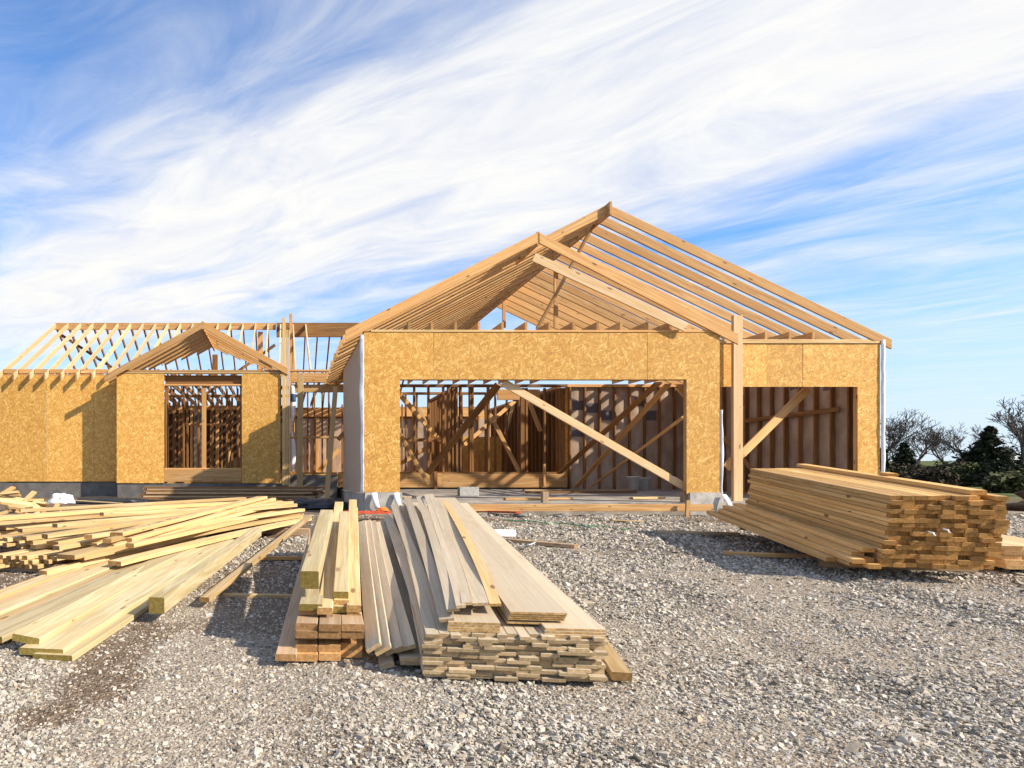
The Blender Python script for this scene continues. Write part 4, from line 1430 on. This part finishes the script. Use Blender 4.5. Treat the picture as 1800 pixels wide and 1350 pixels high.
def scrap_heap():
    rnd = random.Random(21)
    for k in range(34):
        px = rnd.uniform(-60, 105); Y = rnd.uniform(9.6, 12.4)
        t = max(0, 1 - abs(px - 10) / 115)
        z = zg(0, Y) + .06 + .42 * t * rnd.random()
        x = (px - PX0) * Y / F_PX
        L = rnd.uniform(.25, .75)
        a = rnd.uniform(0, math.pi); e = rnd.uniform(-.35, .35)
        d = Vector((math.cos(a) * math.cos(e), math.sin(a) * math.cos(e), math.sin(e)))
        p = Vector((x, Y, z))
        lumber('lumber_offcut', p - d * L / 2, p + d * L / 2, rnd.choice((.089, .14, .089)), .04, rnd.choice((PINE, FIR, PINE)),
               'short pale offcut tumbled in the scrap heap at the far left', 'offcuts of the scrap heap', roll=rnd.uniform(-.6, .6))


scrap_heap()

# a second low pile behind the bundle at the right edge
for r in range(5):
    for c in range(4):
        x0 = 6.42 + c * .15 + random.uniform(-.008, .008)
        z = zg(6.6, 5.9) + .05 + .041 * (r + 1)
        lumber('two_by_six', (x0, 5.85 + random.uniform(-.03, .03), z), (x0 + .82, 8.9, z + .16), .146, .038, PALEFIR,
               f'pale board in the low pile at the right edge, {ORD[c]} from left, {ORD[r]} layer up', 'boards of the low pile at the right edge')
for c in range(3):
    lumber('two_by_six', (7.05 + c * .15, 7.0, .60 + .04 * c), (7.75 + c * .15, 9.6, .78 + .04 * c), .14, .038, PINE, f'{ORD[c]} loose board laid over the low pile at the right edge', 'boards of the low pile at the right edge')

# loose planks on the gravel
def ground_plank(name, a, b, w, t, mats, label, lift=0.0):
    """a, b: photo pixels of the ends; laid on the ground there"""
    def gp(px, py):
        Y = 6.0
        for _ in range(30):
            z = zg((px - PX0) * Y / F_PX, Y) + t + lift
            Y = F_PX * (EYE - z) / (py - PY0)
        return Vector(((px - PX0) * Y / F_PX, Y, z))
    return lumber(name, gp(*a), gp(*b), w, t, mats, label)


ground_plank('two_by_four', (1272, 969), (1430, 975), .06, .04, FIR, 'slim plank on the gravel left of the squared bundle, nearer one')
ground_plank('two_by_four', (1155, 932), (1300, 936), .09, .04, GREYFIR, 'brown plank on the gravel left of the squared bundle, farther one')
ground_plank('two_by_four', (893, 947), (1012, 957), .08, .045, GREYFIR, 'short brown plank on the gravel beside the white pipe')
ground_plank('lumber_offcut', (1018, 1057), (1042, 1058), .05, .02, SIDING, 'tiny tan offcut on the gravel right of the siding pile')
ground_plank('batten', (1075, 913), (1135, 916), .06, .02, PINE, 'thin pale strip on the gravel before the garage slab')
ground_plank('lumber_offcut', (838, 897), (912, 899), .12, .03, (REDP, REDP), 'red painted plank on the ground before the garage door', .03)
ground_plank('lumber_offcut', (600, 898), (684, 898), .14, .05, (REDP, REDP), 'red painted beam on the ground at the garage corner', .05)
ground_plank('lumber_offcut', (828, 900), (850, 904), .06, .03, PINE, 'stubby pale offcut by the red plank')
ground_plank('batten', (848, 893), (895, 894), .07, .02, PINE, 'pale strip lying on the red plank', .05)

# things on the slab
def slab_piece(a, b, Y, w, t, mats, label):
    lumber('lumber_offcut', P(*a, Y), P(*b, Y + .1), w, t, mats, label)
for (xa, xb_, Y, m_, lab) in ((2.1, 2.5, 12.9, PINE, 'pale offcut on the slab just inside the left jamb'), (4.1, 5.4, 12.3, FIR, 'thin strip on the slab near the middle of the door'),
                              (6.0, 8.9, 16.6, GREYFIR, 'long dark plank on the slab toward the back wall'), (5.6, 8.2, 15.3, DARKFIR, 'long brown plank on the slab under the braces'), (6.6, 7.3, 12.6, PINE, 'pale board on the slab beside the right jamb')):
    lumber('lumber_offcut', (xa, Y, zs(Y) + .045), (xb_, Y + .15, zs(Y) + .048), .1, .04, m_, lab)
cb = thing('concrete_block', (3.9, 14.0, zs(14)), 'grey hollow concrete block on the garage slab', 'concrete block')
bx = [(-.2, .2)]
for (x0, x1, y0, y1) in ((-.2, .2, -.095, -.065), (-.2, .2, .065, .095)):
    box('block_face', (3.9 + x0, 14 + y0, zs(14) + .004), (3.9 + x1, 14 + y1, zs(14) + .19), BLOCKM, cb, .003)
for x0 in (-.2, -.018, .165):
    box('block_web', (3.9 + x0, 14 - .0645, zs(14) + .004), (3.9 + x0 + .035, 14 + .0645, zs(14) + .188), BLOCKM, cb, .002)


def bucket(x, y, z, label, s=1.0):
    t_ = thing('bucket', (x, y, z), label, 'bucket', 'buckets at the back of the garage')
    n = 16
    vs, fs = [], []
    prof = [(0.0, 0.0), (.125, 0.0), (.15, .34), (.158, .34), (.158, .365), (.142, .365), (.12, .02), (0, .02)]
    for (r, h) in prof:
        for k in range(n):
            a = 2 * math.pi * k / n
            vs.append((r * s * math.cos(a), r * s * math.sin(a), h * s))
    for i in range(len(prof) - 1):
        for k in range(n):
            fs.append([i * n + k, i * n + (k + 1) % n, (i + 1) * n + (k + 1) % n, (i + 1) * n + k])
    me = mesh_from(vs, fs, True); me.materials.append(BUCKET)
    o = bpy.data.objects.new('pail', me); COL.objects.link(o); o.parent = t_
    pts = [(x + .158 * s * math.cos(a), y - .12 * s * math.sin(a), z + .34 * s - .12 * s * math.sin(a)) for a in np.linspace(0, math.pi, 9)]
    tube_obj('handle', pts, .004, STEEL, t_, 5)
    return t_


bucket(8.9, 16.9, zs(16.9), 'white bucket on the slab, left of two under the film wall')
bucket(9.35, 17.2, zs(17.2), 'white bucket on the slab, right of two under the film wall', .9)

# pipe, string, bag, tarps
pa, pb = P(862, 937, 7.9), P(905, 938, 7.9)
pipe = thing('plastic_pipe', pa, 'white plastic pipe length on the gravel right of the siding pile', 'pipe')
vs, fs = [], []
n = 14
rp = .045
me = None
d = (pb - pa).normalized(); sdir = d.cross(Vector((0, 0, 1))).normalized(); qd = sdir.cross(d)
pts_ = [(pa - d * .35, rp), (pb, rp), (pb, rp * .86), (pa - d * .3, rp * .86)]
for (c_, r_) in pts_:
    for k in range(n):
        a = 2 * math.pi * k / n
        vs.append(c_ - pa + (sdir * math.cos(a) + qd * math.sin(a)) * r_)
for i in range(3):
    for k in range(n):
        fs.append([i * n + k, i * n + (k + 1) % n, (i + 1) * n + (k + 1) % n, (i + 1) * n + k])
me = mesh_from(vs, fs, True); me.materials.append(PVC)
o = bpy.data.objects.new('pipe_wall', me); COL.objects.link(o); o.parent = pipe


def gpt(px, py, lift=0.0):
    Y = 6.0
    for _ in range(30):
        z = zg((px - PX0) * Y / F_PX, Y) + lift
        Y = F_PX * (EYE - z) / (py - PY0)
    return Vector(((px - PX0) * Y / F_PX, Y, z))


o = tube_obj('green_string', [gpt(885 + i * 9, 913 + i * .68 + 1.0 * math.sin(i * .9), .012) for i in range(26)], .007, GREEN)
tag(o, 'thin green string stretched over the gravel before the slab', 'string')
o = grid_sheet('packing_strap', lambda u, v: gpt(893 + 50 * v, 949 + 9 * math.sin(v * 3.0) + 3 * v, .02 + .05 * abs(math.sin(v * 6))) + Vector((0, .05 * u, 0)), 1, 14, WRAP, None, .002)
tag(o, 'curled white plastic strap on the gravel beside the pipe', 'strap')


def crumpled(name, c, rx, ry, rz, mat, label, cat, seed, sub=4, k=.35):
    bm = bmesh.new(); bmesh.ops.create_icosphere(bm, subdivisions=sub, radius=1)
    for v in bm.verts:
        p = v.co.copy()
        n_ = mnoise.noise(p * 1.6 + Vector((seed, 0, 0))) + .6 * abs(mnoise.noise(p * 4 + Vector((seed, 3, 0)))) - .2
        v.co = Vector((p.x * rx, p.y * ry, max(-.15, p.z) * rz)) * (1 + k * n_)
    me = bpy.data.meshes.new('m'); bm.to_mesh(me); bm.free()
    me.polygons.foreach_set('use_smooth', [True] * len(me.polygons))
    me.materials.append(mat)
    o = bpy.data.objects.new(name, me); COL.objects.link(o); o.location = c
    return tag(o, label, cat)


crumpled('plastic_bag', P(108, 882, 10.2), .19, .15, .14, WRAP, 'crumpled white plastic bag behind the fanned heap', 'bag', 2.0)
crumpled('orange_bag', P(673, 897, 10.6), .10, .06, .05, ORANGE, 'crumpled orange plastic scrap at the garage corner', 'bag', 5.0, 3)
crumpled('black_tarp', Vector((0.7, 12.9, zg(.7, 12.9) + .04)), .75, .35, .16, TARP, 'crumpled black plastic sheet on the ground before the entry', 'tarp', 8.0)
crumpled('black_tarp', P(195, 884, 13.2), .85, .3, .13, TARP, 'black plastic sheet along the foundation left of the window', 'tarp', 9.0)
lumber('batten', P(120, 878, 12.6), P(215, 884, 12.2), .08, .02, PINE, 'thin strip laid on the black sheet by the foundation')
crumpled('soil_mound', Vector((15.8, 12.5, zg(15.8, 12.5) - .05)), 1.9, 1.2, .58, DIRT, 'dark mound of soil and brush behind the squared bundle', 'mound', 4.0, 4, .4)
for k in range(16):
    rr = random.uniform(.1, .24)
    p = Vector((random.uniform(13.2, 15.6), random.uniform(11.0, 11.6), .45 + random.uniform(.0, .28)))
    crumpled('rock', p, rr, rr * .8, rr * .6, ROCK, 'tan rock lying on the dark soil mound at right', 'rock', k * 1.7, 2, .5)['group'] = 'rocks on the soil mound'
# concrete rubble along the slab
for k in range(18):
    px = random.uniform(838, 1080); rr = random.uniform(.03, .09)
    p = gpt(px, random.uniform(903, 908)); p.y = min(p.y, YG - .3)
    crumpled('concrete_lump', p + Vector((0, 0, -.01)), rr * 1.5, rr, rr * .6, DARKCON, 'grey lump of spilled concrete along the slab edge', 'rubble', k * 2.3 + 40, 2, .5)['group'] = 'concrete lumps along the slab edge'


# ================================================================ vegetation and far buildings
def tubes_mesh(segs, n=4):
    vs, fs = [], []
    for (a, b, r0, r1) in segs:
        d = (b - a)
        if d.length < 1e-5: continue
        d.normalize()
        s = d.cross(Vector((.3, .2, 1))).normalized(); q = s.cross(d)
        i0 = len(vs)
        for (p, r) in ((a, r0), (b, r1)):
            for k in range(n):
                an = 2 * math.pi * k / n
                vs.append(p + (s * math.cos(an) + q * math.sin(an)) * r)
        for k in range(n):
            fs.append([i0 + k, i0 + (k + 1) % n, i0 + n + (k + 1) % n, i0 + n + k])
    return mesh_from(vs, fs)


def bare_tree(x, y, h, seed, label, spread=0.5, tm=BARK, bm_=TWIG, r0=None, thick=1.0):
    rnd = random.Random(seed)
    z = zg(x, y)
    t_ = thing('bare_tree', (x, y, z), label, 'tree', 'bare trees on the right')
    trunk, twigs = [], []
    r0 = r0 or h * .03
    def grow(p, d, L, r, depth):
        n = 3
        for i in range(n):
            d2 = (d + Vector((rnd.gauss(0, .14), rnd.gauss(0, .14), rnd.gauss(.03, .08)))).normalized()
            q = p + d2 * (L / n)
            r1 = max(.016 * thick, r * .9)
            (trunk if depth < 2 else twigs).append((p, q, r, r1))
            p, d, r = q, d2, r1
            if depth < 5 and (depth > 0 or i > 0) and rnd.random() < (.7 if depth < 3 else .5):
                side = Vector((rnd.gauss(0, 1), rnd.gauss(0, 1), rnd.gauss(.25, .4))).normalized()
                grow(p, (d * .55 + side * spread * 1.3).normalized(), L * rnd.uniform(.55, .8), max(.016 * thick, r * .62), depth + 1)
        if depth < 5:
            for _ in range(2):
                side = Vector((rnd.gauss(0, 1), rnd.gauss(0, 1), rnd.gauss(.3, .3))).normalized()
                grow(p, (d * .8 + side * spread).normalized(), L * rnd.uniform(.6, .82), max(.016 * thick, r * .74), depth + 1)
    grow(Vector((0, 0, 0)), Vector((0, 0, 1)), h * .26, r0, 0)
    zmax = max(s[1].z for s in trunk + twigs)
    k = h / zmax
    sc = lambda sg: [(a * k, b * k, r, q) for a, b, r, q in sg]
    for nm, sg, m_, nn in (('trunk', trunk, tm, 6), ('crown', twigs, bm_, 3)):
        me = tubes_mesh(sc(sg), nn); me.materials.append(m_)
        o = bpy.data.objects.new(nm, me); COL.objects.link(o); o.parent = t_
    return t_


def leaf_mat(name, a, b):
    m, t = new_mat(name)
    at = t.n('ShaderNodeAttribute', attribute_name='tone').outputs['Fac']
    c = t.mix(at, (*a, 1), (*b, 1))
    finish(t, c, 0.8, None, 0.2)
    return m


CEDAR = leaf_mat('cedar_foliage', (0.012, 0.016, 0.008), (0.045, 0.050, 0.022))
BRUSH = leaf_mat('brush_foliage', (0.030, 0.022, 0.015), (0.085, 0.065, 0.036))
GREENB = leaf_mat('green_brush', (0.025, 0.028, 0.012), (0.085, 0.09, 0.032))


def leaves_mesh(cs, size, rnd, tones):
    n = len(cs)
    vs, fs = [], []
    for c in cs:
        u = Vector((rnd.gauss(0, 1), rnd.gauss(0, 1), rnd.gauss(0, .7))).normalized()
        v = u.cross(Vector((rnd.gauss(0, 1), rnd.gauss(0, 1), rnd.gauss(0, 1)))).normalized()
        s = size * rnd.uniform(.5, 1.5)
        i = len(vs)
        vs += [c - u * s, c + v * s * .45, c + u * s, c - v * s * .45]
        fs.append([i, i + 1, i + 2, i + 3])
    me = mesh_from(vs, fs)
    at = me.attributes.new('tone', 'FLOAT', 'POINT')
    at.data.foreach_set('value', [t for t in tones for _ in range(4)])
    return me


def evergreen(x, y, h, r, seed, label, n=7000, leaf=.16):
    rnd = random.Random(seed)
    z = zg(x, y)
    t_ = thing('evergreen_tree', (x, y, z), label, 'tree', 'evergreens on the right')
    trunk = [(Vector((0, 0, 0)), Vector((.05, 0, h * .5)), h * .03, h * .018), (Vector((.05, 0, h * .5)), Vector((0, 0, h * .97)), h * .018, .02)]
    cs, ts = [], []
    nb = 130
    for b in range(nb):
        f = rnd.random() ** .85
        zz = h * (.03 + .95 * f)
        rr = r * (1 - f) ** 1.05 * rnd.uniform(.4, 1.35) + .05
        a = rnd.uniform(0, 2 * math.pi)
        tip = Vector((math.cos(a) * rr, math.sin(a) * rr, zz + rr * rnd.uniform(-.05, .35)))
        root = Vector((0, 0, zz))
        trunk.append((root, tip, .03, .012))
        tone = rnd.uniform(.0, .8)
        for k in range(n // nb):
            s = rnd.uniform(.2, 1.0)
            p = root.lerp(tip, s) + Vector((rnd.gauss(0, 1), rnd.gauss(0, 1), rnd.gauss(0, .6))) * (.03 + .11 * rr)
            cs.append(p); ts.append(min(1, max(0, tone + rnd.uniform(-.2, .25))))
    me = leaves_mesh(cs, leaf, rnd, ts); me.materials.append(CEDAR)
    o = bpy.data.objects.new('crown', me); COL.objects.link(o); o.parent = t_
    me = tubes_mesh(trunk, 5); me.materials.append(BARK)
    o = bpy.data.objects.new('trunk', me); COL.objects.link(o); o.parent = t_
    return t_


def bush(x, y, h, r, seed, label, mat, n=3000, leaf=.13):
    rnd = random.Random(seed)
    z = zg(x, y)
    t_ = thing('bush', (x, y, z), label, 'bush', 'brush along the field edge')
    segs, cs, ts = [], [], []
    for k in range(46):
        a = rnd.uniform(0, 2 * math.pi); e = rnd.uniform(.25, 1)
        tip = Vector((math.cos(a) * r * rnd.uniform(.2, 1), math.sin(a) * r * rnd.uniform(.2, 1), h * e * rnd.uniform(.6, 1.05)))
        mid = tip * .5 + Vector((rnd.gauss(0, .1), rnd.gauss(0, .1), h * .15))
        segs += [(Vector((rnd.gauss(0, r * .2), rnd.gauss(0, r * .2), 0)), mid, .03, .02), (mid, tip, .02, .008)]
        tone = rnd.random()
        for _ in range(n // 46):
            p = mid.lerp(tip, rnd.random()) + Vector((rnd.gauss(0, 1), rnd.gauss(0, 1), rnd.gauss(0, .8))) * r * .16
            if p.z < .05: p.z = .05
            cs.append(p); ts.append(min(1, max(0, tone + rnd.uniform(-.25, .25))))
    me = leaves_mesh(cs, leaf, rnd, ts); me.materials.append(mat)
    o = bpy.data.objects.new('foliage', me); COL.objects.link(o); o.parent = t_
    me = tubes_mesh(segs, 4); me.materials.append(TWIG)
    o = bpy.data.objects.new('stems', me); COL.objects.link(o); o.parent = t_
    return t_


def atx(px, Y): return (px - PX0) * Y / F_PX


def top_h(px, py, Y):
    return EYE + (PY0 - py) * Y / F_PX - zg(atx(px, Y), Y)


bare_tree(atx(1552, 62), 62, top_h(1552, 722, 62), 4, 'slender bare tree half hidden behind the house corner', .55)
bare_tree(atx(1618, 66), 66, top_h(1618, 744, 66), 9, 'bare tree standing between the two dark evergreens, left one', .55)
bare_tree(atx(1672, 68), 68, top_h(1672, 752, 68), 13, 'low spreading bare tree right of the small evergreen', .6)
bare_tree(atx(1704, 80), 80, top_h(1704, 742, 80), 17, 'bare tree behind the left side of the big evergreen', .5)
bare_tree(atx(1780, 60), 60, top_h(1780, 698, 60), 23, 'largest bare tree at the right edge beside the barn', .5, thick=1.3)
bare_tree(atx(1835, 64), 64, top_h(1835, 690, 64), 29, 'bare tree partly cut off by the right edge', .5, thick=1.2)
bare_tree(atx(1572, 75), 75, top_h(1572, 770, 75), 33, 'small bare tree just right of the house corner', .6)
evergreen(atx(1590, 46), 46, top_h(1590, 777, 46), 1.25, 5, 'small dark evergreen near the house corner', 5000, .12)
evergreen(atx(1740, 44), 44, top_h(1740, 748, 44), 2.1, 6, 'big dark evergreen in front of the barn', 9000, .13)
evergreen(atx(1552, 48), 48, top_h(1552, 788, 48), 1.2, 7, 'dark evergreen half hidden by the house corner', 3500, .12)
evergreen(atx(1765, 42), 42, top_h(1765, 800, 42), 1.5, 8, 'broad low evergreen at the right foot of the big evergreen', 5000, .12)
for k, (px, py, Y, r, mt, lab) in enumerate(((1566, 822, 44, 1.1, GREENB, 'olive green bush right beside the house corner'), (1600, 818, 44, 1.2, BRUSH, 'brown bush under the small evergreen'),
        (1628, 818, 46, 1.4, BRUSH, 'wide brown bush in the middle of the brush row'), (1655, 822, 45, 1.2, GREENB, 'greenish bush left of the big evergreen'),
        (1684, 816, 44, 1.1, GREENB, 'dark green bush at the foot of the big evergreen'), (1706, 806, 50, 1.3, BRUSH, 'tall brown bush behind the big evergreen'),
        (1645, 826, 36, .9, BRUSH, 'low brown bush in front of the brush row'), (1612, 828, 37, 1.0, BRUSH, 'low twiggy bush in front of the small evergreen'),
        (1800, 838, 24, 1.0, GREENB, 'black-green bush behind the soil mound'), (1775, 842, 23, .7, GREENB, 'small dark bush left of the soil mound bush'))):
    bush(atx(px, Y), Y, max(.6, top_h(px, py, Y)), r, 60 + k, lab, mt)

# barn
bY = 74
bx0, bx1 = atx(1772, bY), atx(1850, bY)
bz = zg(bx0, bY)
barn = thing('barn', ((bx0 + bx1) / 2, bY + 4, bz), 'red barn with a white metal roof at the right edge', 'barn')
zw = EYE + (PY0 - 826) * bY / F_PX
zr = EYE + (PY0 - 796) * bY / F_PX
box('barn_wall', (bx0, bY, bz - .5), (bx1, bY + 8, zw), BARNRED, barn)
me = prism('barn_roof', [(0, 0), (1, 0), (1, 1), (0, 1)], 0, 1, BARNROOF, barn)
bpy.data.objects.remove(me)
vs = [(bx0 - .3, bY - .4, zw), (bx1 + .3, bY - .4, zw), (bx1 + .3, bY + 4, zr), (bx0 - .3, bY + 4, zr), (bx0 - .3, bY + 8.4, zw), (bx1 + .3, bY + 8.4, zw)]
vs += [(a, b, c - .12) for a, b, c in vs]
rm = mesh_from(vs, [[0, 1, 2, 3], [3, 2, 5, 4], [7, 6, 9, 8], [8, 9, 10, 11], [0, 6, 7, 1], [4, 5, 11, 10], [0, 3, 9, 6], [3, 4, 10, 9], [1, 7, 8, 2], [2, 8, 11, 5]])
rm.materials.append(BARNROOF)
o = bpy.data.objects.new('barn_roof', rm); COL.objects.link(o); set_parent(o, barn)
for xx in (bx0 + .15,):
    box('corner_trim', (xx - .2, bY - .05, bz), (xx + .05, bY - .003, zw - .13), BARNROOF, barn)
for i in range(4):
    box('plank_seam', (bx0 + .9 + i * 1.1, bY - .04, bz), (bx0 + .98 + i * 1.1, bY - .002, zw - .14), BARNRED, barn)

# neighbouring house seen over the back wall
nY = 62
nx0, nx1 = atx(570, nY), atx(905, nY)
nh = thing('neighbour_house', ((nx0 + nx1) / 2, nY + 5, .5), 'low neighbouring house with a dark shingled roof, seen through the framing', 'house')
z1 = EYE + (PY0 - 722) * nY / F_PX; z2 = EYE + (PY0 - 706) * nY / F_PX
box('wall', (nx0 + .5, nY, 0.5), (nx1 - .5, nY + 9, z1 - .1), NWALL, nh)
vs = [(nx0, nY - .5, z1 - .2), (nx1, nY - .5, z1 - .2), (nx1 - 2, nY + 4.5, z2), (nx0 + 2, nY + 4.5, z2), (nx0, nY + 9.5, z1 - .2), (nx1, nY + 9.5, z1 - .2)]
vs += [(a, b, c - .15) for a, b, c in vs]
rm = mesh_from(vs, [[0, 1, 2, 3], [3, 2, 5, 4], [7, 6, 9, 8], [8, 9, 10, 11], [0, 6, 7, 1], [4, 5, 11, 10], [0, 3, 9, 6], [3, 4, 10, 9], [1, 7, 8, 2], [2, 8, 11, 5]])
rm.materials.append(FELT)
o = bpy.data.objects.new('roof', rm); COL.objects.link(o); set_parent(o, nh)
print('stones', N_STONES)
